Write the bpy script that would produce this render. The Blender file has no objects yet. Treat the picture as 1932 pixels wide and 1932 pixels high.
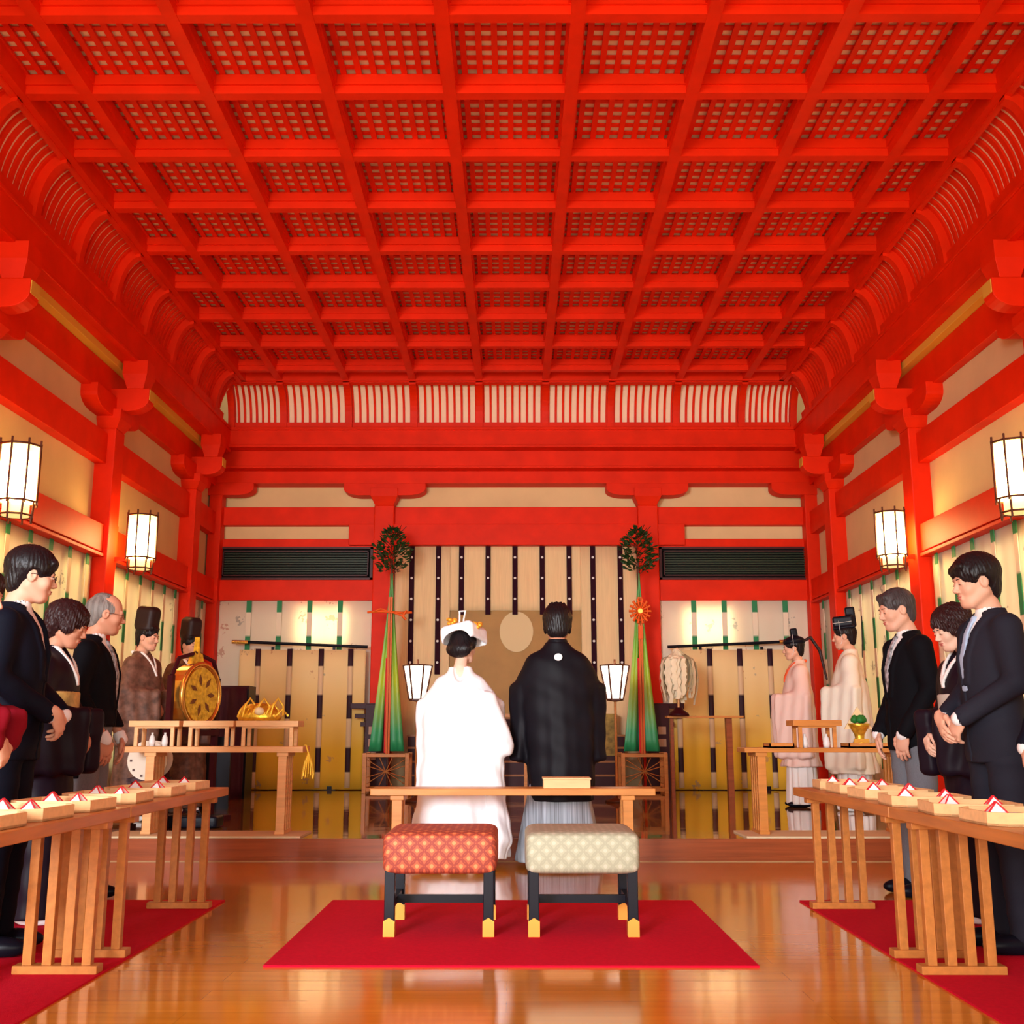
import bpy, math, random
import numpy as np
from mathutils import Vector, Matrix
random.seed(7); np.random.seed(7)
PI=math.pi
sc=bpy.context.scene
col=sc.collection
# ------------------------------------------------------------------ camera, world, light, exposure
CAM=Vector((0.03,0,.955)); TILT=math.atan(410/2050); YAW=math.atan(5/2050*math.cos(TILT))
fwd=Vector((-math.sin(YAW)*math.cos(TILT),math.cos(YAW)*math.cos(TILT),math.sin(TILT)))
cd=bpy.data.cameras.new('camera'); cam=bpy.data.objects.new('camera',cd); col.objects.link(cam)
cam.location=CAM; cam.rotation_euler=fwd.to_track_quat('-Z','Y').to_euler()
cd.sensor_width=36; cd.lens=2050/1932*36; cd.clip_start=.05
sc.camera=cam
w=bpy.data.worlds.new('world'); sc.world=w; w.use_nodes=True
w.node_tree.nodes['Background'].inputs[0].default_value=(1.0,.93,.86,1)
w.node_tree.nodes['Background'].inputs[1].default_value=1.0
def area(name,loc,direction,sx,sy,power,colr):
    l=bpy.data.lights.new(name,'AREA'); l.shape='RECTANGLE'; l.size=sx; l.size_y=sy; l.energy=power; l.color=colr
    o=bpy.data.objects.new(name,l); col.objects.link(o); o.location=loc
    o.rotation_euler=Vector(direction).to_track_quat('-Z','Y').to_euler(); return o
area('daylight_front',(-1.0,-7.5,2.9),(.08,1,.0),10,5,780,(1.0,.97,.92))
area('daylight_left',(-3.4,-4.0,2.5),(3.1,12,-1.2),2.2,2.2,150,(.86,.92,1.0)).data.spread=math.radians(55)
area('daylight_floor_bounce',(-.6,-1.2,.05),(.03,.62,.78),8,3.6,600,(1,.74,.47))
sc.view_settings.view_transform='Standard'; sc.view_settings.look='None'
sc.view_settings.exposure=-0.18; sc.view_settings.gamma=1; sc.view_settings.use_curve_mapping=False
# ------------------------------------------------------------------ materials
MATS={}
def mat(name,c,rough=.5,metal=0,emit=None,es=0,var=0,vscale=8,bump=0,bscale=40,trans=0,spec=.25,coat=0,stretch=(1,1,1)):
    if name in MATS: return MATS[name]
    m=bpy.data.materials.new(name); m.use_nodes=True; nt=m.node_tree; b=nt.nodes['Principled BSDF']
    b.inputs['Base Color'].default_value=(*c,1); b.inputs['Roughness'].default_value=rough
    b.inputs['Metallic'].default_value=metal; b.inputs['Specular IOR Level'].default_value=spec
    b.inputs['Coat Weight'].default_value=coat; b.inputs['Coat Roughness'].default_value=.08
    if emit: b.inputs['Emission Color'].default_value=(*emit,1); b.inputs['Emission Strength'].default_value=es
    if var or bump:
        tc=nt.nodes.new('ShaderNodeTexCoord'); mp=nt.nodes.new('ShaderNodeMapping'); mp.inputs['Scale'].default_value=stretch
        nt.links.new(tc.outputs['Object'],mp.inputs[0])
    if var:
        n=nt.nodes.new('ShaderNodeTexNoise'); n.inputs['Scale'].default_value=vscale; n.inputs['Detail'].default_value=4
        nt.links.new(mp.outputs[0],n.inputs['Vector'])
        r=nt.nodes.new('ShaderNodeValToRGB'); r.color_ramp.elements[0].position=.3; r.color_ramp.elements[1].position=.7
        r.color_ramp.elements[0].color=(*[max(0,x*(1-var)) for x in c],1); r.color_ramp.elements[1].color=(*[min(1,x*(1+var)) for x in c],1)
        nt.links.new(n.outputs['Fac'],r.inputs[0]); nt.links.new(r.outputs[0],b.inputs['Base Color'])
    if bump:
        n2=nt.nodes.new('ShaderNodeTexNoise'); n2.inputs['Scale'].default_value=bscale; n2.inputs['Detail'].default_value=3
        nt.links.new(mp.outputs[0],n2.inputs['Vector'])
        bp=nt.nodes.new('ShaderNodeBump'); bp.inputs['Strength'].default_value=bump; bp.inputs['Distance'].default_value=.01
        nt.links.new(n2.outputs['Fac'],bp.inputs['Height']); nt.links.new(bp.outputs[0],b.inputs['Normal'])
    if trans:
        tr=nt.nodes.new('ShaderNodeBsdfTranslucent'); tr.inputs[0].default_value=(*c,1); mx=nt.nodes.new('ShaderNodeMixShader')
        mx.inputs[0].default_value=trans; out=nt.nodes['Material Output']
        nt.links.new(b.outputs[0],mx.inputs[1]); nt.links.new(tr.outputs[0],mx.inputs[2]); nt.links.new(mx.outputs[0],out.inputs[0])
    MATS[name]=m; return m
RED=mat('vermilion_lacquer',(.78,.022,.001),.5,var=.10,vscale=3,bump=.05,spec=.14)
PLASTER=mat('cream_plaster',(.76,.56,.29),.9,var=.06,vscale=2,spec=.1)
CEILBACK=mat('cream_ceiling_cloth',(1.0,.80,.55),.9,spec=.05)
YEL=mat('ochre_plaster',(.75,.42,.05),.8)
LWOOD=mat('light_cypress',(.80,.42,.17),.45,var=.12,vscale=3,stretch=(1,1,12))
LWOOD2=mat('pale_cypress',(.86,.52,.24),.5,var=.08,vscale=5,stretch=(1,8,8))
TWOOD=mat('orange_wood',(.52,.185,.04),.38,var=.15,vscale=4,stretch=(8,.8,8))
TWOODX=mat('orange_wood_x',(.60,.23,.05),.35,var=.15,vscale=4,stretch=(.8,8,8))
CWHITE=mat('white_paper',(.9,.87,.84),.8); CRED=mat('red_paper',(.75,.02,.03),.7)
BLK=mat('black_lacquer',(.006,.006,.012),.35,coat=.0,spec=.12)
GOLD=mat('gold_metal',(.85,.48,.10),.25,metal=.9)
GOLDP=mat('gold_leaf',(.9,.52,.05),.3,metal=.7,var=.35,vscale=30,bump=.5,bscale=30)
GREEN=mat('green_silk',(.03,.30,.10),.5)
DKGREEN=mat('sakaki_leaf',(.02,.055,.012),.45,var=.4,vscale=20)
MAROON=mat('dark_maroon_ribbon',(.028,.003,.010),.7,spec=.1)
DKWOOD=mat('dark_red_lacquer',(.045,.004,.008),.4,spec=.15)
ORANGE=mat('orange_cord',(.85,.12,.01),.5)
FRAME=mat('dark_brown_wood',(.09,.022,.008),.4)
SKIN=mat('skin',(.74,.40,.27),.5,var=.05,vscale=12)
SKINW=mat('skin_fair',(.82,.52,.38),.5)
SKINR=mat('skin_ruddy',(.62,.28,.17),.5)
LIP=mat('lips',(.50,.13,.11),.5); EYE=mat('eye_dark',(.02,.012,.01),.3); EYEW=mat('eye_white',(.7,.66,.6),.4)
HAIR=mat('black_hair',(.010,.007,.008),.38,bump=.8,bscale=60,stretch=(1,1,.15))
HAIRB=mat('dark_brown_hair',(.03,.010,.010),.4,bump=.8,bscale=60,stretch=(1,1,.15))
HAIRG=mat('grey_hair',(.20,.17,.15),.5,var=.4,vscale=40,bump=.8,bscale=60,stretch=(1,1,.15))
HAIRS=mat('dark_grey_hair',(.055,.045,.045),.45,var=.4,vscale=40,bump=.8,bscale=60,stretch=(1,1,.15))
def woodfloor(name,c1,c2,rough,spec,rot):
    m=bpy.data.materials.new(name); m.use_nodes=True; nt=m.node_tree; b=nt.nodes['Principled BSDF']
    tc=nt.nodes.new('ShaderNodeTexCoord'); mp=nt.nodes.new('ShaderNodeMapping'); mp.inputs['Rotation'].default_value=(0,0,rot)
    nt.links.new(tc.outputs['Object'],mp.inputs[0])
    br=nt.nodes.new('ShaderNodeTexBrick'); br.inputs['Scale'].default_value=1; br.inputs['Brick Width'].default_value=2.2; br.inputs['Row Height'].default_value=.16
    br.inputs['Mortar Size'].default_value=.0012; br.inputs['Color1'].default_value=(*c1,1); br.inputs['Color2'].default_value=(*c2,1)
    br.inputs['Mortar'].default_value=(*[x*.65 for x in c1],1); br.inputs['Bias'].default_value=0
    nt.links.new(mp.outputs[0],br.inputs[0])
    n=nt.nodes.new('ShaderNodeTexNoise'); n.inputs['Scale'].default_value=3; n.inputs['Detail'].default_value=6
    mp2=nt.nodes.new('ShaderNodeMapping'); mp2.inputs['Scale'].default_value=(.5,7,1); nt.links.new(mp.outputs[0],mp2.inputs[0]); nt.links.new(mp2.outputs[0],n.inputs['Vector'])
    mx=nt.nodes.new('ShaderNodeMix'); mx.data_type='RGBA'; mx.blend_type='MULTIPLY'; mx.inputs[0].default_value=.45
    nt.links.new(br.outputs[0],mx.inputs[6]); nt.links.new(n.outputs['Fac'],mx.inputs[7]); nt.links.new(mx.outputs[2],b.inputs['Base Color'])
    n3=nt.nodes.new('ShaderNodeTexNoise'); n3.inputs['Scale'].default_value=1.6; n3.inputs['Detail'].default_value=2; nt.links.new(mp.outputs[0],n3.inputs['Vector'])
    bp=nt.nodes.new('ShaderNodeBump'); bp.inputs['Strength'].default_value=.25; bp.inputs['Distance'].default_value=.02; nt.links.new(n3.outputs['Fac'],bp.inputs['Height']); nt.links.new(bp.outputs[0],b.inputs['Normal'])
    b.inputs['Roughness'].default_value=rough; b.inputs['Specular IOR Level'].default_value=spec; b.inputs['Coat Weight'].default_value=.45; b.inputs['Coat Roughness'].default_value=rough*.7
    return m
FLOORM=woodfloor('glossy_floor_boards',(.88,.34,.022),(.76,.275,.018),.13,.35,0)
PLATM=woodfloor('polished_platform_boards',(.42,.16,.02),(.36,.13,.016),.06,.8,0)
RISERM=mat('riser_wood',(.32,.075,.022),.3,var=.2,vscale=4,stretch=(.5,1,10))
def carpetmat():
    m=mat('crimson_felt',(.60,.004,.026),.95,var=.08,vscale=60,bump=.3,bscale=300,spec=.1); return m
CARPET=carpetmat()
def bandmat(name,c,band,off,duty,zper,c2,tr=0):
    """ribbon whose colour alternates along its length (woven bands)"""
    m=bpy.data.materials.new(name); m.use_nodes=True; nt=m.node_tree; b=nt.nodes['Principled BSDF']; b.inputs['Roughness'].default_value=.7
    tc=nt.nodes.new('ShaderNodeTexCoord'); sx=nt.nodes.new('ShaderNodeSeparateXYZ'); nt.links.new(tc.outputs['Object'],sx.inputs[0])
    a=nt.nodes.new('ShaderNodeMath'); a.operation='SUBTRACT'; a.inputs[1].default_value=off; nt.links.new(sx.outputs[2],a.inputs[0])
    d=nt.nodes.new('ShaderNodeMath'); d.operation='DIVIDE'; d.inputs[1].default_value=zper; nt.links.new(a.outputs[0],d.inputs[0])
    f=nt.nodes.new('ShaderNodeMath'); f.operation='FLOORED_MODULO'; f.inputs[1].default_value=1; nt.links.new(d.outputs[0],f.inputs[0])
    r=nt.nodes.new('ShaderNodeValToRGB'); e=r.color_ramp.elements; e[0].position=0; e[0].color=(*c,1); e[1].position=duty; e[1].color=(*c2,1)
    x=r.color_ramp.elements.new(max(0,duty-.04)); x.color=(*c,1); x=r.color_ramp.elements.new(.985); x.color=(*c2,1); x=r.color_ramp.elements.new(1); x.color=(*c,1)
    nt.links.new(f.outputs[0],r.inputs[0]); nt.links.new(r.outputs[0],b.inputs['Base Color'])
    return m
RIBG=bandmat('green_banded_ribbon',(.02,.25,.09),0,-.16,.53,.68,(.90,.78,.58))
RIBM=bandmat('maroon_banded_ribbon',(.03,.003,.012),0,-.46,.47,.70,(.80,.56,.32))
def clothmat(name,c,cb,trans,motif,z0,z1):
    """painted curtain cloth: faint birds and sprigs, hem dyed darker"""
    m=bpy.data.materials.new(name); m.use_nodes=True; nt=m.node_tree; b=nt.nodes['Principled BSDF']; b.inputs['Roughness'].default_value=.85
    tc=nt.nodes.new('ShaderNodeTexCoord'); sx=nt.nodes.new('ShaderNodeSeparateXYZ'); nt.links.new(tc.outputs['Object'],sx.inputs[0])
    mr=nt.nodes.new('ShaderNodeMapRange'); mr.inputs[1].default_value=z0; mr.inputs[2].default_value=z1; nt.links.new(sx.outputs[2],mr.inputs[0])
    g=nt.nodes.new('ShaderNodeMix'); g.data_type='RGBA'; g.inputs[6].default_value=(*cb,1); g.inputs[7].default_value=(*c,1); nt.links.new(mr.outputs[0],g.inputs[0])
    vo=nt.nodes.new('ShaderNodeTexVoronoi'); vo.inputs['Scale'].default_value=motif; vo.inputs['Randomness'].default_value=.55; nt.links.new(tc.outputs['Object'],vo.inputs['Vector'])
    no=nt.nodes.new('ShaderNodeTexNoise'); no.inputs['Scale'].default_value=22; nt.links.new(tc.outputs['Object'],no.inputs['Vector'])
    ad=nt.nodes.new('ShaderNodeMath'); ad.operation='MULTIPLY_ADD'; ad.inputs[1].default_value=.9; nt.links.new(no.outputs['Fac'],ad.inputs[0]); nt.links.new(vo.outputs['Distance'],ad.inputs[2])
    rp=nt.nodes.new('ShaderNodeValToRGB'); rp.color_ramp.elements[0].position=.54; rp.color_ramp.elements[0].color=(.6,.6,.6,1); rp.color_ramp.elements[1].position=.58; rp.color_ramp.elements[1].color=(0,0,0,1)
    nt.links.new(ad.outputs[0],rp.inputs[0])
    hs=nt.nodes.new('ShaderNodeMix'); hs.data_type='RGBA'; hs.inputs[6].default_value=(.30,.34,.30,1); hs.inputs[7].default_value=(.62,.22,.10,1)
    sp=nt.nodes.new('ShaderNodeSeparateColor'); nt.links.new(vo.outputs['Color'],sp.inputs[0]); nt.links.new(sp.outputs[0],hs.inputs[0])
    g2=nt.nodes.new('ShaderNodeMix'); g2.data_type='RGBA'; nt.links.new(rp.outputs[0],g2.inputs[0]); nt.links.new(g.outputs[2],g2.inputs[6]); nt.links.new(hs.outputs[2],g2.inputs[7])
    nt.links.new(g2.outputs[2],b.inputs['Base Color'])
    tr=nt.nodes.new('ShaderNodeBsdfTranslucent'); nt.links.new(g2.outputs[2],tr.inputs[0]); mx=nt.nodes.new('ShaderNodeMixShader'); mx.inputs[0].default_value=trans
    nt.links.new(b.outputs[0],mx.inputs[1]); nt.links.new(tr.outputs[0],mx.inputs[2]); nt.links.new(mx.outputs[0],nt.nodes['Material Output'].inputs[0])
    return m
CURT=clothmat('painted_white_curtain',(.97,.88,.68),(.97,.88,.68),.06,2.6,0,1)
KICHO=clothmat('dyed_screen_cloth',(.95,.70,.34),(.92,.52,.03),.04,3.4,.5,1.5)
CURTS=clothmat('painted_side_curtain',(.97,.90,.72),(.97,.90,.72),.30,2.6,0,1)
CURTB=clothmat('painted_back_curtain',(.95,.86,.68),(.95,.86,.68),.22,2.6,0,1)
CENTC=mat('plain_beige_cloth',(.86,.62,.33),.85,var=.05,vscale=6,stretch=(10,1,.5))
def fabricmat(name,c1,c2,c3,scale):
    m=bpy.data.materials.new(name); m.use_nodes=True; nt=m.node_tree; b=nt.nodes['Principled BSDF']; b.inputs['Roughness'].default_value=.7
    tc=nt.nodes.new('ShaderNodeTexCoord'); mp=nt.nodes.new('ShaderNodeMapping'); mp.inputs['Scale'].default_value=(scale,scale,scale); nt.links.new(tc.outputs['Object'],mp.inputs[0])
    sx=nt.nodes.new('ShaderNodeSeparateXYZ'); nt.links.new(mp.outputs[0],sx.inputs[0])
    def M(op,a,bv=None):
        n=nt.nodes.new('ShaderNodeMath'); n.operation=op
        for i,v in enumerate((a,bv)):
            if v is None: continue
            if isinstance(v,(int,float)): n.inputs[i].default_value=v
            else: nt.links.new(v,n.inputs[i])
        return n.outputs[0]
    yz=M('ADD',sx.outputs[1],sx.outputs[2])
    def cell(ox):
        u=M('SUBTRACT',M('FLOORED_MODULO',M('ADD',sx.outputs[0],ox),1),.5); v=M('SUBTRACT',M('FLOORED_MODULO',M('ADD',yz,ox),1),.5)
        return M('SQRT',M('ADD',M('MULTIPLY',u,u),M('MULTIPLY',v,v)))
    d=M('MINIMUM',cell(0),cell(.5)); ring=M('ABSOLUTE',M('SUBTRACT',cell(0),.42)); ring2=M('ABSOLUTE',M('SUBTRACT',cell(.5),.42))
    rr=M('LESS_THAN',M('MINIMUM',ring,ring2),.055); dd=M('LESS_THAN',d,.13)
    a=nt.nodes.new('ShaderNodeMix'); a.data_type='RGBA'; a.inputs[6].default_value=(*c1,1); a.inputs[7].default_value=(*c2,1); nt.links.new(rr,a.inputs[0])
    e=nt.nodes.new('ShaderNodeMix'); e.data_type='RGBA'; e.inputs[7].default_value=(*c3,1); nt.links.new(dd,e.inputs[0]); nt.links.new(a.outputs[2],e.inputs[6])
    nt.links.new(e.outputs[2],b.inputs['Base Color']); return m
FABR=fabricmat('red_brocade',(.55,.10,.04),(.30,.045,.025),(.70,.26,.09),14.5)
FABG=fabricmat('pale_green_brocade',(.42,.41,.28),(.36,.35,.24),(.52,.49,.36),14.5)
def silkgrad():
    m=bpy.data.materials.new('graded_green_silk'); m.use_nodes=True; nt=m.node_tree; b=nt.nodes['Principled BSDF']; b.inputs['Roughness'].default_value=.45
    tc=nt.nodes.new('ShaderNodeTexCoord'); sx=nt.nodes.new('ShaderNodeSeparateXYZ'); nt.links.new(tc.outputs['Object'],sx.inputs[0])
    mr=nt.nodes.new('ShaderNodeMapRange'); mr.inputs[1].default_value=.4; mr.inputs[2].default_value=2.8; nt.links.new(sx.outputs[2],mr.inputs[0])
    r=nt.nodes.new('ShaderNodeValToRGB'); e=r.color_ramp.elements; e[0].position=0; e[0].color=(.02,.30,.12,1); e[1].position=1; e[1].color=(.10,.40,.12,1)
    for p,c in ((.15,(.03,.38,.14)),(.42,(.50,.68,.03)),(.6,(.25,.55,.04)),(.8,(.12,.35,.08))):
        x=r.color_ramp.elements.new(p); x.color=(*c,1)
    nt.links.new(mr.outputs[0],r.inputs[0]); nt.links.new(r.outputs[0],b.inputs['Base Color']); return m
SILK=silkgrad()
# ------------------------------------------------------------------ mesh helpers
class MB:
    def __init__(s): s.v=[]; s.f=[]; s.m=[]; s.sm=[]
    def add(s,v,f,mi=0,smooth=False):
        o=len(s.v); s.v+= [tuple(x) for x in v]; s.f+=[tuple(i+o for i in q) for q in f]; s.m+=[mi]*len(f); s.sm+=[smooth]*len(f); return s
    def box(s,x0,x1,y0,y1,z0,z1,mi=0,T=None):
        v=[Vector((x,y,z)) for x in (x0,x1) for y in (y0,y1) for z in (z0,z1)]
        if T is not None: v=[T@p for p in v]
        return s.add(v,[(0,1,3,2),(4,6,7,5),(0,4,5,1),(2,3,7,6),(0,2,6,4),(1,5,7,3)],mi)
    def cbox(s,c,h,mi=0,T=None): return s.box(c[0]-h[0],c[0]+h[0],c[1]-h[1],c[1]+h[1],c[2]-h[2],c[2]+h[2],mi,T)
    def tube(s,pts,r,n=8,mi=0,cap=True):
        pts=[Vector(p) for p in pts]; rs=r if isinstance(r,(list,tuple)) else [r]*len(pts)
        ref=None; V=[]
        for i,p in enumerate(pts):
            d=(pts[min(i+1,len(pts)-1)]-pts[max(i-1,0)]).normalized()
            if ref is None: ref=Vector((1,0,0)) if abs(d.x)<.8 else Vector((0,1,0))
            a=(ref-d*ref.dot(d)).normalized(); ref=a; b=d.cross(a)
            for k in range(n): t=2*PI*k/n; V.append(p+(a*math.cos(t)+b*math.sin(t))*rs[i])
        F=[(i*n+k,i*n+(k+1)%n,(i+1)*n+(k+1)%n,(i+1)*n+k) for i in range(len(pts)-1) for k in range(n)]
        s.add(V,F,mi,True)
        if cap:
            s.add([V[k] for k in range(n)],[tuple(range(n))[::-1]],mi); s.add([V[-n+k] for k in range(n)],[tuple(range(n))],mi)
        return s
    def lathe(s,prof,c=(0,0,0),n=24,mi=0,sx=1,sy=1,smooth=True):
        V=[(c[0]+r*sx*math.cos(2*PI*k/n),c[1]+r*sy*math.sin(2*PI*k/n),c[2]+z) for r,z in prof for k in range(n)]
        F=[(i*n+k,i*n+(k+1)%n,(i+1)*n+(k+1)%n,(i+1)*n+k) for i in range(len(prof)-1) for k in range(n)]
        return s.add(V,F,mi,smooth)
    def prism(s,poly,a,b,axis='y',mi=0):
        """extrude 2-D polygon; axis y: poly is (x,z); x: (y,z); z: (x,y)"""
        def P(u,v,t): return {'y':(u,t,v),'x':(t,u,v),'z':(u,v,t)}[axis]
        n=len(poly); V=[P(u,v,a) for u,v in poly]+[P(u,v,b) for u,v in poly]
        F=[tuple(range(n)),tuple(range(n,2*n))[::-1]]+[(i,n+i,n+(i+1)%n,(i+1)%n) for i in range(n)]
        return s.add(V,F,mi)
    def mesh(s,name,mats,fix=True):
        me=bpy.data.meshes.new(name); me.from_pydata(s.v,[],s.f)
        for m in mats: me.materials.append(m)
        me.polygons.foreach_set('material_index',s.m); me.polygons.foreach_set('use_smooth',s.sm)
        if fix:
            import bmesh
            bm=bmesh.new(); bm.from_mesh(me); bmesh.ops.recalc_face_normals(bm,faces=bm.faces); bm.to_mesh(me); bm.free()
        me.update(); return me
def obj(name,mb,m,parent=None,bev=0,fix=True):
    me=mb.mesh(name,m if isinstance(m,(list,tuple)) else [m],fix) if isinstance(mb,MB) else mb
    o=bpy.data.objects.new(name,me); col.objects.link(o)
    if parent: o.parent=parent
    if bev:
        b=o.modifiers.new('bevel','BEVEL'); b.width=bev; b.segments=2; b.limit_method='ANGLE'
    return o
def thing(name,label,cat,loc=(0,0,0),rz=0,group=None):
    o=bpy.data.objects.new(name,None); col.objects.link(o); o.location=loc; o.rotation_euler=(0,0,rz); o.empty_display_size=.1
    return tag(o,label,cat,group)
def tag(o,label,cat,group=None):
    o['label']=label; o['category']=cat
    if group: o['group']=group
    return o
def struct(name,mb,m,parent=None,bev=0):
    o=obj(name,mb,m,parent,bev)
    if parent is None: o['kind']='structure'
    return o
def dup(root,loc,rz=None,label=None,group=None):
    r=root.copy(); col.objects.link(r); r.location=loc
    if rz is not None: r.rotation_euler=(0,0,rz)
    if label: r['label']=label
    if group: r['group']=group
    def rec(a,b):
        for ch in list(a.children):
            c=ch.copy(); col.objects.link(c); c.parent=b; rec(ch,c)
    rec(root,r); return r
# ------------------------------------------------------------------ the room
W=.915
struct('floor',MB().box(-4.4,4.4,-3,8.36,-.06,0),FLOORM)
struct('floor_platform',MB().box(-4.4,4.4,8.40,15.4,-.06,.16),PLATM)
struct('trim_1',MB().box(-4.4,4.4,8.36,8.40,.03,.16).box(-4.4,4.4,8.345,8.40,0,.03),RISERM)
struct('trim_2',MB().box(-4.2,4.2,8.33,8.345,0,.006),mat('pale_threshold',(.42,.26,.12),.4))
for s,n in ((-1,'left'),(1,'right')):
    struct('wall_'+n,MB().box(min(s*4.30,s*4.40),max(s*4.30,s*4.40),1,15.5,0,5.9),PLASTER)
struct('wall_back',MB().box(-4.3,4.3,15.28,15.4,0,5.9),PLASTER)
ys=[13.90-.92*j for j in range(15)]
xs=[(i+.5)*W for i in range(-4,4)]
ZC=5.655
cl=struct('ceiling',MB().box(-3.80,3.80,.9,14.4,ZC+.192,ZC+.26),CEILBACK)
lat=MB()
p=W/8
x=-3.70
for i in range(-32,33):
    xx=i*p
    if abs(xx)<3.7: lat.box(xx-.022,xx+.022,.95,14.3,ZC+.150,ZC+.172)
obj('lattice_lengthwise',lat,RED,cl)
lat=MB(); q=.92/8; y=ys[0]+4*q
while y>.95:
    lat.box(-3.7,3.7,y-.022,y+.022,ZC+.172,ZC+.184); y-=q
obj('lattice_crosswise',lat,RED,cl)
def beamL(xx): return MB().box(xx-.048,xx+.048,.95,14.3,ZC,ZC+.075).box(xx-.065,xx+.065,.95,14.3,ZC+.075,ZC+.155)
def beamC(yy,w2=.045): return MB().box(-3.72,3.72,yy-w2,yy+w2,ZC+.004,ZC+.07).box(-3.72,3.72,yy-.064,yy+.064,ZC+.07,ZC+.15)
for xx in xs: obj('ceiling_beam',beamL(xx),RED,cl)
for yy in ys: obj('ceiling_beam',beamC(yy),RED,cl)
for s in (-1,1):
    obj('edge_beam',MB().box(min(s*3.66,s*3.78),max(s*3.66,s*3.78),.95,14.36,ZC-.01,ZC+.24),RED,cl)
obj('edge_beam',MB().box(-3.78,3.78,14.25,14.37,ZC-.01,ZC+.24),RED,cl)
# cove: quarter-ellipse between ceiling edge and beam
ZB=5.07
def cprof(off=0,n=10,ax=.27,a0=3.72,t0=0,t1=PI/2):
    return [(a0+(ax+off)*math.sin(t0+(t1-t0)*i/n), ZB+(ZC-ZB+off)*math.cos(t0+(t1-t0)*i/n)) for i in range(n+1)]
def coveband(axis,s,a,b,off,th,ax,a0,mi=0,mb=None,t0=0,t1=PI/2):
    mb=mb or MB(); A=cprof(off,10,ax,a0,t0,t1); B=cprof(off+th,10,ax,a0,t0,t1)
    poly=A+B[::-1]
    for i in range(len(A)-1):
        q4=[A[i],A[i+1],B[i+1],B[i]]
        if axis=='x': mb.prism([(s*u,v) for u,v in q4],a,b,'y',mi)
        else: mb.prism(q4,a,b,'x',mi)
    return mb
cvs=[]
for s in (-1,1):
    cv=struct('ceiling_cove_'+('left' if s<0 else 'right'),coveband('x',s,.95,14.4,.06,.03,.27,3.72),CEILBACK)
    edges=ys[::-1]+[14.36]
    for yy in ys: obj('cove_rib',coveband('x',s,yy-.045,yy+.045,-.05,.11,.27,3.72),RED,cv)
    for y0,y1 in zip(edges[:-1],edges[1:]):
        m=MB(); k=8; st=(y1-y0-.12)/k
        for i in range(k+1 if y1-y0>.6 else 5):
            c=y0+.06+(y1-y0-.12)*i/(k if y1-y0>.6 else 4); coveband('x',s,c-.026,c+.026,.036,.022,.27,3.72,0,m)
        coveband('x',s,y0,y1,-.02,.08,.27,3.72,0,m,0,.2); coveband('x',s,y0,y1,-.02,.08,.27,3.72,0,m,PI/2-.25,PI/2)
        obj('cove_slats',m,RED,cv)
cv=struct('ceiling_cove_back',coveband('y',1,-3.95,3.95,.06,.03,.40,14.3),CEILBACK)
ex=[-3.98]+xs+[3.98]
for xx in xs+[-3.93,3.93]: obj('cove_rib',coveband('y',1,xx-.045,xx+.045,-.05,.11,.40,14.3),RED,cv)
for x0,x1 in zip(ex[:-1],ex[1:]):
    m=MB(); k=8
    for i in range(k+1): c=x0+.05+(x1-x0-.1)*i/k; coveband('y',1,c-.015,c+.015,.03,.025,.40,14.3,0,m)
    coveband('y',1,x0,x1,-.02,.08,.4,14.3,0,m,0,.22); coveband('y',1,x0,x1,-.02,.08,.4,14.3,0,m,PI/2-.18,PI/2)
    obj('cove_slats',m,RED,cv)
# beams
t=3
def trim(mb,m=RED,bev=.006):
    global t
    o=struct('trim_%d'%t,mb,m,None,bev); t+=1; return o
for s in (-1,1):
    def sb(a,b,z0,z1,y0=.95,y1=15.28,m=RED,s=s): trim(MB().box(min(s*a,s*b),max(s*a,s*b),y0,y1,z0,z1),m)
    sb(3.94,4.12,4.75,5.09,.95,14.7); sb(3.92,4.14,5.05,5.09,.95,14.7); sb(3.93,4.0,4.742,4.79,.95,14.7)
    sb(4.115,4.30,4.672,4.76,.95,15.2,YEL)
    sb(4.20,4.30,4.34,4.67); sb(4.18,4.30,3.64,3.96); sb(4.15,4.30,2.72,3.0); sb(4.13,4.30,2.665,2.70)
trim(MB().box(-4.1,4.1,14.66,14.84,4.82,5.09)); trim(MB().box(-4.1,4.1,14.62,14.835,4.80,4.84)); trim(MB().box(-4.1,4.1,14.62,14.84,5.05,5.09))
trim(MB().box(-4.2,4.2,14.84,15.0,4.58,4.81)); trim(MB().box(-4.2,4.2,14.80,15.0,4.545,4.58))
trim(MB().box(-4.3,4.3,15.0,15.28,4.37,4.70))
trim(MB().box(-4.3,4.3,15.14,15.28,4.055-.26,4.055))
trim(MB().box(-2.31,2.43,15.08,15.28,3.50,3.80))
for a,b in ((-4.3,-1.9),(1.95,4.3)):
    trim(MB().box(a,b,15.16,15.28,3.47,3.60)); trim(MB().box(a,b,15.12,15.28,2.72,3.01))
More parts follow.
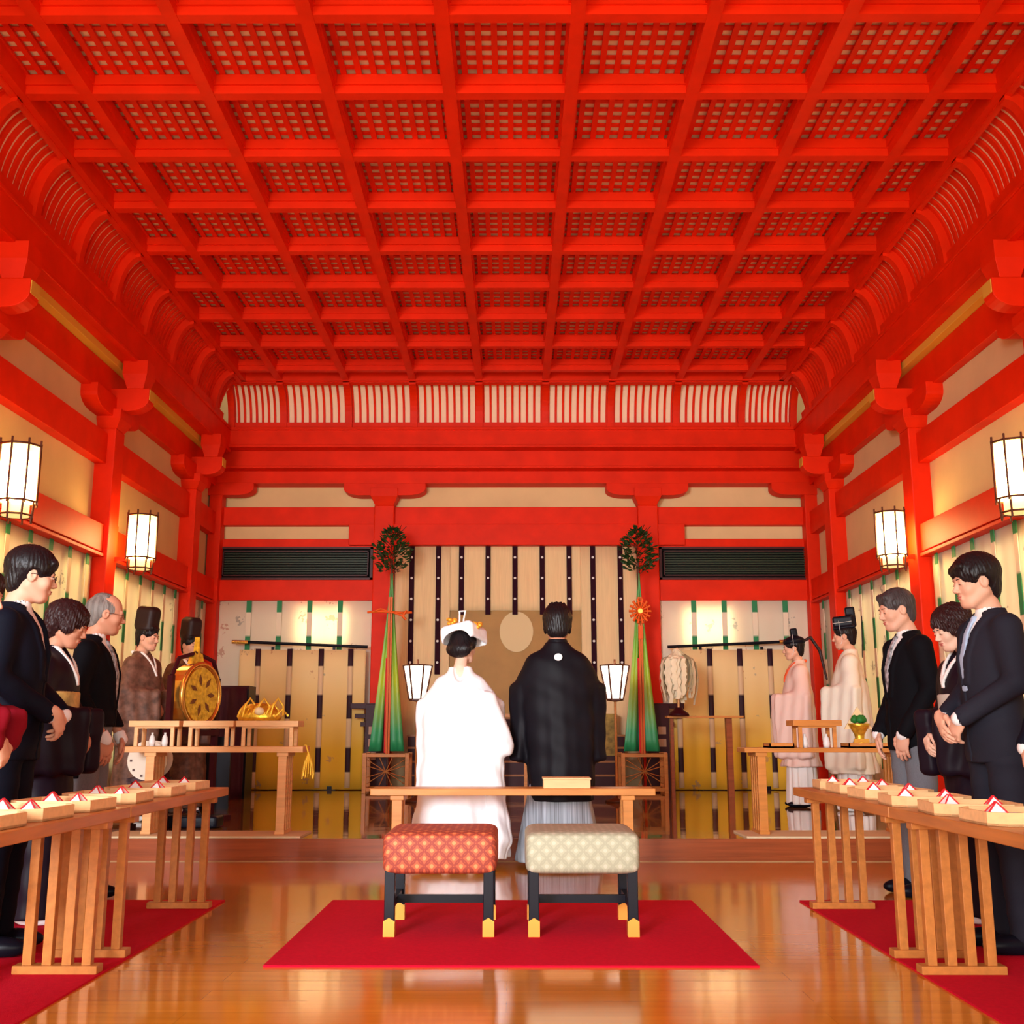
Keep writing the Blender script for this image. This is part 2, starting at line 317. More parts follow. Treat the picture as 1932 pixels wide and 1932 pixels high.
# corner posts
def vent(x0,x1,label):
    r=thing('louvre_panel',label,'louvre',((x0+x1)/2,15.2,3.25)); hw=(x1-x0)/2
    f=MB(); h=.235
    for a,b,c,d in ((-hw,hw,-h,-h+.03),(-hw,hw,h-.03,h),(-hw,-hw+.035,-h,h),(hw-.035,hw,-h,h)): f.box(a,b,-.05,.04,c,d)
    for a,b,c,d in ((-hw+.06,hw-.06,-h+.055,-h+.07),(-hw+.06,hw-.06,h-.07,h-.055),(-hw+.06,-hw+.075,-h+.055,h-.055),(hw-.075,hw-.06,-h+.055,h-.055)): f.box(a,b,-.045,.04,c,d)
    obj('frame',f,mat('dark_frame',(.07,.012,.016),.4),r)
    sl=MB()
    for i in range(11): z=-.17+i*.034; sl.box(-hw+.08,hw-.08,-.03,.01,z-.009,z+.009)
    obj('slats',sl,mat('dark_green_slats',(.022,.04,.02),.4),r)
    obj('backing',MB().box(-hw+.02,hw-.02,.03,.05,-h+.01,h-.01),mat('dark_backing',(.01,.008,.008),.8),r)
vent(-4.15,-1.97,'long dark green louvred panel high on the back wall, left of the altar')
vent(2.07,4.24,'long dark green louvred panel high on the back wall, right of the altar')
# windows behind the back wall curtains
for i,(a,b,z0,z1) in enumerate(((-3.03,-2.29,2.13,2.65),(2.38,3.08,2.11,2.65))):
    wf=MB()
    for q4 in ((a-.05,b+.05,z0-.05,z0),(a-.05,b+.05,z1,z1+.04),(a-.05,a,z0,z1),(b,b+.05,z0,z1)): wf.box(q4[0],q4[1],15.235,15.28,q4[2],q4[3])
    o=struct('window_%d'%(i+1),wf,FRAME)
    obj('pane',MB().box(a,b,15.25,15.27,z0,z1),mat('daylit_window',(.9,.9,.9),.5,emit=(1,.95,.82),es=40),o)
wn=3
for s in (-1,1):  # unseen framed panes, added to glow through the side curtains and fill the hall
    for y0,y1 in ((1.4,7.8),(8.4,10.7),(11.3,13.6)):
        wf=MB()
        for q4 in ((y0,y1,.50,.56),(y0,y1,2.54,2.60),(y0,y0+.06,.5,2.6),(y1-.06,y1,.5,2.6)): wf.box(min(s*4.282,s*4.305),max(s*4.282,s*4.305),q4[0],q4[1],q4[2],q4[3])
        o=struct('window_%d'%wn,wf,FRAME); wn+=1
        obj('pane',MB().box(min(s*4.29,s*4.302),max(s*4.29,s*4.302),y0+.06,y1-.06,.56,2.54),mat('added_side_glow',(.9,.9,.85),.6,emit=(1,.93,.80),es=2.0),o)
# columns with bracket arms
def boat(hl,z0,z1,th,axis='y',c=0.0):
    pts=[(-hl,z1),(-hl,z1-(z1-z0)*.45)]+[(-hl+ (hl*.42)*(1-math.cos(t1)), z0+(z1-z0)*.55*(1-math.sin(t1))) for t1 in [PI/2*k/6 for k in range(1,7)]]
    pts=pts+[(-u,v) for u,v in pts[::-1]]
    return pts
def capital(mb,z0,z1,w0,w1):
    zm=z0+(z1-z0)*.5
    v=[(sx*w,sy*w,z) for w,z in ((w0,z0),(w1,zm),(w1,z1)) for sx,sy in ((-1,-1),(1,-1),(1,1),(-1,1))]
    f=[(i*4+k,i*4+(k+1)%4,(i+1)*4+(k+1)%4,(i+1)*4+k) for i in range(2) for k in range(4)]+[(3,2,1,0),(8,9,10,11)]
    mb.add(v,f); return mb
def column_side(s,y,label,corner=False):
    r=thing('column',label,'column',(s*4.22,y,0.0)); zb=.16 if y>8.4 else 0
    obj('shaft',MB().box(-.12,.12,-.13,.13,zb,4.02),RED,r,.012)
    obj('bearing_block',capital(MB(),4.02,4.22,.12,.17),RED,r,.005)
    hl=.62
    b=MB(); pts=boat(hl,4.14,4.36,.1); b.prism(pts,-.09,.09,'x'); 
    obj('wall_bracket_arm',b,RED,r,.005)
    b=MB(); pp=[(0,4.46),(-s*.42,4.46),(-s*.42,4.34)]+[(-s*(.42-.2*(1-math.cos(t1))),4.22+.12*(1-math.sin(t1))) for t1 in [PI/2*k/6 for k in range(1,7)]]+[(0,4.22)]
    b.prism(pp,-.085,.085,'y'); a=obj('projecting_bracket_arm',b,RED,r,.005)
    e=obj('end_cap',MB().box(min(-s*.421,-s*.428),max(-s*.421,-s*.428),-.075,.075,4.34,4.45),YEL,a)
    m=MB(); capital(m,4.46,4.76,.085,.13); m.v=[(x-s*.27,yy,z) for x,yy,z in m.v]; obj('upper_block',m,RED,r,.004)
    return r
nm={-1:'left',1:'right'}
for s in (-1,1):
    column_side(s,8.15,'red column with bracket arm on the %s wall, nearest the camera, behind the guests'%nm[s])
    column_side(s,11.0,'red column on the %s wall, beside the farther hanging lantern'%nm[s])
    column_side(s,13.9,'red column on the %s wall, last one before the back corner'%nm[s])
for s,lab in ((-1,'slim red corner post in the back left corner of the hall'),(1,'slim red corner post in the back right corner of the hall')):
    r=thing('column',lab,'column',(s*4.2,15.1,0)); obj('shaft',MB().box(-.08,.1,-.1,.12,.16,4.3),RED,r,.01)
    b=MB(); b.prism([(u*.9,v) for u,v in boat(.6,4.2,4.38,.1)],-.115,.1,'y'); obj('bracket_arm',b,RED,r,.004)
for xx,lab in ((-1.81,'red column left of the altar, behind the green streamers'),(1.91,'red column right of the altar, behind the green streamers')):
    r=thing('column',lab,'column',(xx,15.16,0))
    obj('shaft',MB().box(-.14,.14,-.13,.1,.16,4.06),RED,r,.012)
    m=MB(); capital(m,4.06,4.30,.13,.19); m.v=[(a,min(b,.1),z) for a,b,z in m.v]; obj('bearing_block',m,RED,r,.004)
    b=MB(); b.prism(boat(.58,4.20,4.375,.1),-.15,.1,'y'); obj('bracket_arm',b,RED,r,.004)
# ------------------------------------------------------------------ curtains
def sheet(axis,s,a,b,z0,z1,pos,amp,per,n=None,nz=8,ph=0):
    """hanging cloth with soft folds and thickness; axis x: runs along x at y=pos"""
    n=n or max(8,int((b-a)/per*10)); V=[]; F=[]
    for side in (0,1):
        for i in range(n+1):
            u=a+(b-a)*i/n
            for j in range(nz+1):
                z=z0+(z1-z0)*j/nz; k=1-.5*j/nz
                d=amp*k*math.sin(2*PI*u/per+ph+.4*math.sin(z*1.7+u))+amp*.4*math.sin(2*PI*u/per*.37+z)
                q=pos+s*(d+side*.006)
                V.append((u,q,z) if axis=='x' else (q,u,z))
    m=nz+1; N=(n+1)*m
    for sd in (0,1):
        for i in range(n):
            for j in range(nz):
                f=(sd*N+i*m+j,sd*N+(i+1)*m+j,sd*N+(i+1)*m+j+1,sd*N+i*m+j+1); F.append(f if sd else f[::-1])
    for i in range(n):
        for j in (0,nz): F.append((i*m+j,(i+1)*m+j,N+(i+1)*m+j,N+i*m+j))
    for j in range(nz):
        for i in (0,n): F.append((i*m+j,i*m+j+1,N+i*m+j+1,N+i*m+j))
    return MB().add(V,F,0,True)
def wall_curtain(axis,pos,s,a,b,label,first,per=.43):
    o=obj('curtain',sheet(axis,s,a,b,.19,2.74,pos,.004,per*.5),CURTB if axis=='x' else CURTS); tag(o,label,'curtain','white painted curtains hung below the beams')
    x=first
    while x<b-.05:
        if x>a+.04:
            rb=MB()
            if axis=='x': rb.box(x-.035,x+.035,pos-.035,pos-.028,.3,2.72)
            else: rb.box(pos-s*.035-.004,pos-s*.035+.004,x-.035,x+.035,.3,2.72)
            obj('ribbon',rb,RIBG,o)
        x+=per
wall_curtain('x',15.17,1,-4.1,-1.96,'white painted curtain with green ribbons on the back wall, left of the altar',-3.68,.425)
wall_curtain('x',15.17,1,2.06,4.12,'white painted curtain with green ribbons on the back wall, right of the altar',2.53,.425)
for s in (-1,1):
    for a,b,lab in ((1.2,8.0,'long white painted curtain with green ribbons on the %s wall, behind the nearest guests'),(8.3,10.85,'white painted curtain on the %s wall between the two hanging lanterns'),(11.15,13.75,'white painted curtain on the %s wall past the farther lantern'),(14.05,14.98,'narrow strip of white curtain on the %s wall by the back corner')):
        wall_curtain('y',s*4.24,s,a,b,lab%nm[s],a+.2)
# centre curtain over the altar
CY=15.22
cc=thing('altar_curtain','tall beige curtain with dark dotted ribbons hung over the altar, cut short in the middle','curtain',(0,0,0))
obj('cloth',sheet('x',1,-1.66,-.88,.3,3.52,CY,.006,.2),CENTC,cc)
obj('cloth',sheet('x',1,.966,1.76,.3,3.52,CY,.006,.2),CENTC,cc)
obj('cloth',sheet('x',1,-.88,.966,2.59,3.52,CY,.006,.2),CENTC,cc)
for i,xx in enumerate((-1.42,-1.045,-.72,-.345,.035,.42,.80,1.135,1.52)):
    zb=2.53 if 2<=i<=6 else 1.7
    rb=MB().box(xx-.036,xx+.036,CY-.028,CY-.016,zb,3.52)
    z=3.34
    while z>zb+.05:
        rb.add([(xx+.018*math.cos(a),CY-.031,z+.018*math.sin(a)) for a in [k*PI/4 for k in range(8)]],[tuple(range(8))],1); z-=.295
    obj('ribbon',rb,[MAROON,mat('white_crest',(.8,.75,.7),.6)],cc)
sb=thing('altar_screen','brown gilt panel with a pale round mirror behind the couple','altar',(.045,15.25,0))
obj('panel',MB().box(-.92,.92,0,.02,.9,2.62),mat('brown_gilt',(.42,.22,.05),.5,var=.12,vscale=3),sb)
obj('mirror',MB().add([(.01+.235*math.cos(a),-.02+d,2.30+.29*math.sin(a)*(1 if math.sin(a)<0 else .95)) for d in (0,.02) for a in [k*PI/18 for k in range(36)]],[tuple(range(36)),tuple(range(36,72))]+[(k,(k+1)%36,36+(k+1)%36,36+k) for k in range(36)]),mat('pale_mirror',(.72,.55,.28),.5),sb)
# altar furniture
ac=thing('altar_cabinet','dark red lacquered altar with gilt rails, low against the back wall','altar',(.05,14.85,.16))
obj('body',MB().box(-1.45,1.45,0,.3,0,.72).box(-1.3,1.3,.08,.3,.72,.95),DKWOOD,ac,.006)
m=MB()
for z in (.18,.36,.54,.70): m.box(-1.46,1.46,-.02,0,z,z+.025)
for z in (.80,.93): m.box(-1.31,1.31,.06,.08,z,z+.02)
obj('rail',m,mat('gilt_brown',(.35,.13,.03),.35),ac)
for xx in (-.95,1.05):
    obj('brocade_cloth',MB().box(xx-.3,xx+.3,-.035,.3,.73,1.0).box(xx-.3,xx+.3,-.04,-.03,.45,.99),mat('olive_brocade',(.30,.19,.04),.6,var=.5,vscale=14),ac)
def balustrade(xx,lab,s):
    r=thing('balustrade',lab,'balustrade',(xx,14.74,.16))
    obj('post',MB().box(-.15,.15,-.08,.08,0,1.12),DKWOOD,r,.004)
    for z,h,e in ((1.10,.035,.36),(.97,.028,.3),(.86,.03,.22)):
        obj('rail',MB().box(-e if s<0 else -.1,.1 if s<0 else e,-.03,.03,z-h,z+h),DKWOOD,r,.003)
    m=MB()
    for z in (.78,.62,.45): obj('banding',MB().box(-.1 if s<0 else .0,0 if s<0 else .1,-.095,-.08,z-.05,z+.05),mat('pale_brown_fitting',(.45,.25,.15),.4),r)
    m=MB()
    for z in (1.035,.915): obj('spacer',MB().box(-.04,.06,-.02,.02,z-.035,z+.035),mat('pale_brown_fitting',(.45,.25,.15),.4),r)
balustrade(-1.80,'dark lacquered stair rail left of the altar, beside the green streamers',-1)
balustrade(1.93,'dark lacquered stair rail right of the altar, below the white paper wand',1)
# low cypress stands seen between the couple
r=thing('offering_stand','small orange wood stand between the bride and groom, in front of the altar','stand',(.0,14.2,.16))
obj('top',MB().box(-.22,.22,-.1,.1,.95,.99).box(-.2,.2,-.09,.09,.68,.71),TWOODX,r)
for a in (-.17,.17): obj('leg',MB().box(a-.02,a+.02,-.07,.07,0,.95),TWOODX,r)
# ------------------------------------------------------------------ kicho screens
def kicho(x0,x1,label,ribs,pole0,pole1,rz):
    cx=(x0+x1)/2; r=thing('cloth_screen',label,'screen',(cx,14.9,.16),rz)
    obj('cloth',sheet('x',1,x0-cx,x1-cx,.01,1.86,0,.014,.36),KICHO,r)
    for xx in ribs:
        rb=sheet('x',1,xx-cx-.035,xx-cx+.035,.03,1.87,-.03,.003,.3,n=2); obj('ribbon',rb,RIBM,r)
    m=MB(); zl,zr=(1.97,1.90) if pole0<0 else (1.90,1.97); m.tube([(pole0-cx,.03,zl),(pole1-cx,.03,zr)],.02,8); p_=obj('crossbar',m,BLK,r)
    e=-1 if pole0<0 else 1; ex_=(pole0-cx) if e<0 else (pole1-cx)
    obj('gilt_end',MB().tube([(ex_-.12*(e<0),.03,1.97),(ex_+.12*(e>0)+.1*(e<0),.03,1.965)] if e<0 else [(ex_-.1,.03,1.97),(ex_+.14,.03,1.973)],.026,8),GOLD,p_)
    for a in (-.42,.42):
        obj('upright',MB().box(a-.018,a+.018,.03,.07,0,1.9).box(a-.03,a+.03,.0,.2,0,.05),BLK,r)
    obj('base',MB().box(-.5,.5,.03,.13,0,.05),BLK,r)
    return r
kicho(-3.72,-2.0,'yellow-dyed cloth screen with maroon ribbons on the left, behind the offering table',(-3.46,-3.03,-2.6,-2.2),-3.72,-1.98,0)
kicho(2.17,3.81,'yellow-dyed cloth screen with maroon ribbons on the right, beside the priests',(2.25,2.68,3.09,3.5),2.12,3.75,0)
# ------------------------------------------------------------------ carpets and mats
def rug(label,x0,x1,y0,y1,cat='carpet',m=CARPET,name='carpet',z=0,h=.008):
    return tag(obj(name,MB().box(x0,x1,y0,y1,z,z+h),m),label,cat)
rug('crimson felt carpet in the middle, under the two brocade stools',-1.0,1.03,4.72,6.46)
rug('crimson felt carpet on the left, under the guests and their tables',-4.0,-1.61,1.5,6.46)
rug('crimson felt carpet on the right, under the guests and their tables',1.64,4.0,1.5,6.46)
STRAW=mat('straw_mat',(.72,.58,.36),.8)
rug('pale straw mat on the platform edge under the left offering table',-3.1,-1.57,8.42,8.88,'mat',STRAW,'straw_mat',.16,.012)
rug('pale straw mat on the platform edge under the right offering table',1.76,3.2,8.42,8.92,'mat',STRAW,'straw_mat',.16,.012)
# ------------------------------------------------------------------ stools
def rounded_cushion(hx,hy,z0,z1):
    m=MB(); n=14; V=[];F=[]
    # superellipsoid box
    for i in range(n+1):
        ph=-PI/2+PI*i/n
        for k in range(48):
            th=2*PI*k/48
            e=.22
            def sg(v,e): return math.copysign(abs(v)**e,v)
            cx=sg(math.cos(ph),e)
            V.append((hx*cx*sg(math.cos(th),.16),hy*cx*sg(math.sin(th),.16),(z0+z1)/2+(z1-z0)/2*sg(math.sin(ph),.30)))
    F=[(i*48+k,i*48+(k+1)%48,(i+1)*48+(k+1)%48,(i+1)*48+k) for i in range(n) for k in range(48)]
    m.add(V,F,0,True); return m
def stool(x,label,fab,grp):
    r=thing('stool',label,'stool',(x,5.60,.008),0,grp)
    obj('seat',rounded_cushion(.272,.285,.275,.472),fab,r)
    for a in (-1,1):
        for b in (-1,1):
            cx,cy=a*.232,b*.235
            l=obj('leg',MB().box(cx-.024,cx+.024,cy-.024,cy+.024,.05,.30),BLK,r,.003)
            m=MB().box(cx-.027,cx+.027,cy-.027,cy+.027,0,.068); m.prism([(cx-.027,.068),(cx+.027,.068),(cx,.085)],cy-.027,cy+.027,'y')
            obj('metal_shoe',m,mat('brass_shoe',(.72,.31,.05),.4,metal=.3),l)
    for a in (-1,1): obj('side_stretcher',MB().box(a*.232-.014,a*.232+.014,-.22,.22,.115,.15),BLK,r)
    obj('stretcher',MB().box(-.222,.222,-.014,.014,.115,.152),BLK,r)
    return r
stool(-.325,'brocade stool with red and orange circle pattern and black legs',FABR,None)
stool(.352,'brocade stool with pale green cover and black legs',FABG,None)
# ------------------------------------------------------------------ tables
def slab_table(name,label,x0,x1,y0,y1,zb,zt,legs,slats,th=.045,m=TWOODX,rz=0):
    cx,cy=(x0+x1)/2,(y0+y1)/2; r=thing(name,label,'table',(cx,cy,zb))
    H=zt-zb; hx,hy=(x1-x0)/2,(y1-y0)/2
    obj('tabletop',MB().box(-hx,hx,-hy,hy,H-th,H),m,r,.004)
    for lx in legs:
        lx-=cx; lg=MB()
        for i in range(slats):
            yy=-hy+.04+(2*hy-.08)*i/(slats-1); lg.box(lx-.033,lx+.033,yy-.02,yy+.02,.02,H-th)
        lg.box(lx-.038,lx+.038,-hy+.008,hy-.008,0,.025).box(lx-.045,lx+.045,-hy+.014,hy-.014,H-th-.03,H-th-.0005)
        obj('leg_frame',lg,m,r,.003)
    return r
slab_table('low_table','long orange wood table standing behind the two stools, in front of the couple',-.92,.955,7.36,7.62,0,.573,(-.745,.775),2)
slab_table('offering_table','light wood offering table on the left of the platform, carrying three small stands',-2.98,-1.6,8.56,8.86,.172,.825,(-2.78,-1.76),4,.045,LWOOD)
slab_table('offering_table','orange wood offering table on the right of the platform, in front of the priests',1.80,3.15,8.56,8.86,.172,.815,(1.93,2.98),4,.035,TWOODX)
def guest_table(s,y0,y1,label,legs,grp):
    x0,x1=1.60,2.0; r=thing('guest_table',label,'table',((1.80 if s>0 else -1.785),(y0+y1)/2,.008),0,grp); cy=(y0+y1)/2; H=.625
    obj('tabletop',MB().box(-.19,.19,y0-cy,y1-cy,H-.045,H),TWOOD,r,.004)
    for ly in legs:
        ly-=cy; f=thing; b=MB().box(-.168,.168,ly-.035,ly+.035,0,.032)
        fr=obj('foot_bar',b,TWOOD,r,.003)
        obj('bearer',MB().box(-.17,.17,ly-.03,ly+.03,H-.075,H-.046),TWOOD,r,.003)
        for i in range(4):
            xx=-.118+i*.0787; obj('leg',MB().box(xx-.0185,xx+.0185,ly-.0185,ly+.0185,.03,H-.07),TWOOD,r,.002)
    return r
for s in (-1,1):
    guest_table(s,4.76,6.36,'narrow slatted-leg guest table on the %s carpet, the one farther from the camera'%nm[s],(6.18,4.90),None)
    guest_table(s,3.10,4.75,'narrow slatted-leg guest table on the %s carpet, the one nearer the camera'%nm[s],(4.58,3.28),None)
# trays with folded papers
def tray(x,y,label,rz=0,r_=.165):
    r=thing('wooden_tray',label,'tray',(x,y,.634),rz)
    def octo(a,c): return [(a-c,-a),(a,-a+c),(a,a-c),(a-c,a),(-a+c,a),(-a,a-c),(-a,-a+c),(-a+c,-a)]
    obj('base',MB().prism(octo(r_,.05),0,.008,'z'),LWOOD2,r)
    A=octo(r_,.05);B=octo(r_-.008,.048); m=MB()
    V=[(x_,y_,z) for z in (.0,.045) for P_ in (A,B) for x_,y_ in P_]
    F=[]
    for k in range(8):
        k2=(k+1)%8; F+=[(k,k2,16+k2,16+k),(8+k,24+k,24+k2,8+k2),(16+k,16+k2,24+k2,24+k),(k,8+k,8+k2,k2)]
    m.add(V,F); obj('rim',m,LWOOD2,r); return r
def fold(x,y,rz,label,grp):
    """folded red-and-white paper packet standing like a little tent"""
    r=thing('folded_paper',label,'folded paper',(x,y,.643),rz,grp)
    w_,d,h=.052,.028,.058
    obj('white_sheet',MB().add([(-w_,-d,0),(w_,-d,0),(0,-.004,h),(-w_,d,0),(w_,d,0),(0,.004,h)],[(0,1,2),(3,5,4),(0,2,5,3),(1,4,5,2),(0,3,4,1)]),CWHITE,r)
    m=MB()
    for sg in (-1,1): m.tube([(sg*w_,-d-.002,.002),(0,-.006,h+.003)],.003,4); m.tube([(sg*w_,d+.002,.002),(0,.006,h+.003)],.003,4)
    obj('red_border',m,CRED,r); return r
cupm=mat('white_porcelain',(.85,.83,.8),.25)
def cup(x,y,label,grp,z=.643):
    o=obj('sake_cup',MB().lathe([(0,0),(.018,0),(.02,.004),(.038,.016),(.040,.018),(.036,.017),(.016,.007),(0,.006)]),cupm); o.location=(x,y,z); return tag(o,label,'cup',grp)
trs={-1:((-1.80,3.72),(-1.80,4.12),(-1.80,4.56),(-1.80,5.05),(-1.80,5.55),(-1.82,6.05)),1:((1.80,3.95),(1.80,4.38),(1.80,4.86),(1.82,5.35),(1.84,5.8),(1.86,6.17))}
ordw=['first','second','third','fourth','fifth','sixth']
for s in (-1,1):
    for i,(x,y) in enumerate(trs[s]):
        lab='octagonal wooden tray on the %s guest tables, %s from the camera'%(nm[s],ordw[i])
        tray(x,y,lab,random.uniform(-.1,.1))
        for k,(dx,dy) in enumerate(((-.065,.035),(.075,-.05))):
            fold(x+dx,y+dy,random.uniform(-.4,.4),'red-edged white folded paper, %s one on the %s %s-hand tray'%(('left','right')[k],ordw[i],nm[s]),'folded papers on the guest trays')
        cup(x+.02,y+.07,'white sake cup on the %s tray of the %s tables'%(ordw[i],nm[s]),'sake cups on the guest trays')
# tray box on centre table
r=thing('wooden_box','shallow light wood box on the table in front of the groom','box',(.375,7.48,.573))
m=MB().box(-.155,.155,-.1,.1,0,.055); obj('box_body',m,LWOOD2,r,.003)
obj('lid',MB().box(-.16,.16,-.105,.105,.055,.068),LWOOD2,r,.003)
# small stands on the left offering table
def hassoku(x0,x1,label,m=LWOOD2,m2=None,zb=.825,H=.195,y=8.66,grp=None):
    cx=(x0+x1)/2; hx=(x1-x0)/2; r=thing('small_stand',label,'stand',(cx,y,zb),0,grp)
    obj('top',MB().box(-hx,hx,-.12,.12,H-.045,H),m,r,.003)
    obj('apron',MB().box(-hx+.04,hx-.04,-.10,.10,H-.058,H-.044),m,r)
    for a in (-1,1):
        for b in (-1,1): obj('leg',MB().box(a*(hx-.055)-.014,a*(hx-.055)+.014,b*.09-.014,b*.09+.014,0,H-.05),m,r,.002)
    return r
hassoku(-2.95,-2.56,'small pale wood stand on the left offering table, at its left end')
hassoku(-2.53,-2.14,'small pale wood stand on the left offering table, in its middle')
hassoku(-2.12,-1.64,'wider pale wood stand on the left offering table, carrying the gold bundle')
# gold-wrapped bundle
gb=thing('gold_bundle','gold wrapped bundle with looped cords on the left offering table','ornament',(-1.97,8.66,1.02))
m=MB(); m.lathe([(0,0),(.16,.0),(.175,.03),(.14,.09),(.08,.13),(0,.14)],n=28,sy=.6); obj('bundle',m,GOLDP,gb)
yl=mat('bright_gold_paper',(.95,.62,.06),.35,metal=.3)
for k in range(9):
    a=-.15+k*.036; h=.10+.05*math.sin(k*2.1); m=MB()
    m.tube([(a,-.08,.03),(a+.02,-.09,h*.8),(a+.05,-.06,h+.03),(a+.09,-.04,h*.8),(a+.10,-.08,.04)],.009,6); obj('cord_loop',m,yl,gb)
obj('knot',MB().lathe([(0,-.03),(.03,-.02),(.04,0),(.03,.025),(0,.035)],(.02,-.1,.07),12),mat('pale_knot',(.95,.85,.55),.5),gb)
for px_,lab in ((-2.80,'pale bottle inside the left small stand'),(-2.70,'white bottle inside the left small stand, nearer the middle')):
    o=obj('small_bottle',MB().lathe([(0,0),(.02,0),(.026,.03),(.02,.07),(.008,.09),(.01,.105),(0,.105)],n=14),cupm); o.location=(px_,8.66,.825); tag(o,lab,'bottle')
# gold tassel right of the left table
r=thing('gold_tassel','gold tassel hanging from the right end of the left offering table','tassel',(-1.565,8.50,.60))
obj('cord',MB().tube([(-.02,0.05,.235),(0.0,0.0,.235),(.02,0,.17)],.006,6),yl,r)
m=MB()
for k in range(14): a=k*2*PI/14; m.tube([(.02,0,.18),(.02+.03*math.cos(a),.03*math.sin(a),.1),(.02+.045*math.cos(a),.045*math.sin(a),random.uniform(-.03,.03))],.006,4)
obj('tassel_threads',m,yl,r)
# right offering table things
for (x0,x1,lab) in ((1.99,2.18,'flat orange wood tray at the left end of the right offering table'),(2.60,2.92,'flat orange wood tray under the gold vase on the right offering table')):
    r=thing('flat_tray',lab,'tray',((x0+x1)/2,8.66,.815)); hx=(x1-x0)/2
    obj('base',MB().box(-hx,hx,-.11,.11,0,.012),LWOOD2,r); m=MB()
    for a,b,c,d in ((-hx,hx,-.11,-.10),(-hx,hx,.10,.11),(-hx,-hx+.01,-.11,.11),(hx-.01,hx,-.11,.11)): m.box(a,b,c,d,.0,.035)
    obj('rim',m,TWOODX,r)
hassoku(2.19,2.565,'small orange wood stand on the right offering table',TWOODX,None,.815,.21,8.70)
for x_,lab in ((2.29,'white bottle under the orange stand on the right table, at its left leg'),(2.46,'white bottle under the orange stand on the right table, at its right leg')):
    o=obj('small_bottle',MB().lathe([(0,0),(.022,0),(.028,.03),(.022,.07),(.009,.09),(.011,.105),(0,.105)],n=14),cupm); o.location=(x_,8.66,.815); tag(o,lab,'bottle')
gv=thing('gold_vase','gold vase holding green sprigs on the right offering table','vase',(2.72,8.66,.828))
obj('vase_body',MB().lathe([(0,0),(.05,0),(.055,.02),(.035,.06),(.04,.09),(.075,.15),(.085,.17),(.075,.172),(.03,.12),(0,.12)],n=20),GOLDP,gv)
obj('foot_box',MB().box(-.06,.06,-.05,-.042,0,.055),GOLD,gv)
for k in range(5):
    m=MB(); a=random.uniform(0,6.28); x_,y_=.03*math.cos(a),.03*math.sin(a); m.lathe([(0,-.03),(.03,-.015),(.035,0),(.02,.03),(0,.04)],(x_,y_,.20),8); obj('sprig',m,mat('sprig_green',(.02,.18,.03),.5),gv)
obj('paper_peak',MB().add([(-.11,.02,.13),(.11,.02,.13),(0,.02,.30),(0,.03,.30),(-.11,.03,.13),(.11,.03,.13)],[(0,1,2),(4,3,5),(0,2,3,4),(1,5,3,2),(0,4,5,1)]),mat('cream_paper',(.85,.65,.35),.6),gv)
# ------------------------------------------------------------------ lanterns
SHADE=mat('lit_paper',(.95,.85,.6),.6,emit=(1,.62,.22),es=5.5)
SHADEL=mat('lit_paper_low',(.95,.8,.5),.6,emit=(1,.58,.2),es=1.3)
def shade_mat():
    m=bpy.data.materials.new('lit_paper_shade'); m.use_nodes=True; nt=m.node_tree; b=nt.nodes['Principled BSDF']; b.inputs['Base Color'].default_value=(.9,.8,.55,1)
    tc=nt.nodes.new('ShaderNodeTexCoord'); sx=nt.nodes.new('ShaderNodeSeparateXYZ'); nt.links.new(tc.outputs['Object'],sx.inputs[0])
    r=nt.nodes.new('ShaderNodeMapRange'); r.inputs[1].default_value=.05; r.inputs[2].default_value=.55; nt.links.new(sx.outputs[2],r.inputs[0])
    cr=nt.nodes.new('ShaderNodeValToRGB'); e=cr.color_ramp.elements; e[0].position=0; e[0].color=(.12,.07,.018,1); e[1].position=1; e[1].color=(.12,.08,.02,1)
    for p_,c in ((.25,(1,.62,.18)),(.5,(1,.72,.28)),(.75,(1,.60,.18))): x=cr.color_ramp.elements.new(p_); x.color=(*c,1)
    nt.links.new(r.outputs[0],cr.inputs[0]); nt.links.new(cr.outputs[0],b.inputs['Emission Color']); b.inputs['Emission Strength'].default_value=42.0
    return m
SHM=shade_mat()
def lantern(s,y,label):
    r=thing('hanging_lantern',label,'lantern',(s*3.86+.02,y,2.53),0,'paper wall lanterns')
    n=8; R=.145
    obj('paper_shade',MB().lathe([(.0,.16),(R,.16),(R,.60),(0,.60)],n=n,smooth=False),SHM,r)
    obj('lower_shade',MB().lathe([(0,.045),(R*.72,.045),(R*.72,.14),(0,.14)],n=n,smooth=False),SHADEL,r)
    fr=MB()
    for k in range(n):
        a=2*PI*k/n; c_,s_=math.cos(a),math.sin(a)
        fr.tube([(c_*(R+.012),s_*(R+.012),.13),(c_*(R+.012),s_*(R+.012),.645)],.0085,5)
        fr.tube([(c_*(R*.78+.012),s_*(R*.78+.012),0.0),(c_*(R*.86+.012),s_*(R*.86+.012),.17)],.0085,5)
    for z,rr in ((.60,R+.012),(.155,R+.012),(.05,R*.80+.012)):
        fr.tube([(rr*math.cos(2*PI*k/n),rr*math.sin(2*PI*k/n),z) for k in range(n+1)],.009,5)
    obj('frame',fr,FRAME,r)
    b=MB().box(min(s*.14,s*.33),max(s*.14,s*.33),-.02,.02,.13,.17).box(min(s*.27,s*.29),max(s*.27,s*.29),-.06,.06,.05,.5)
    obj('wall_bracket',b,RED,r)
for s in (-1,1):
    lantern(s,8.25 if s<0 else 8.15,'glowing paper wall lantern on the %s, nearer the camera'%nm[s])
    lantern(s,11.1 if s<0 else 10.95,'glowing paper wall lantern on the %s, farther from the camera'%nm[s])
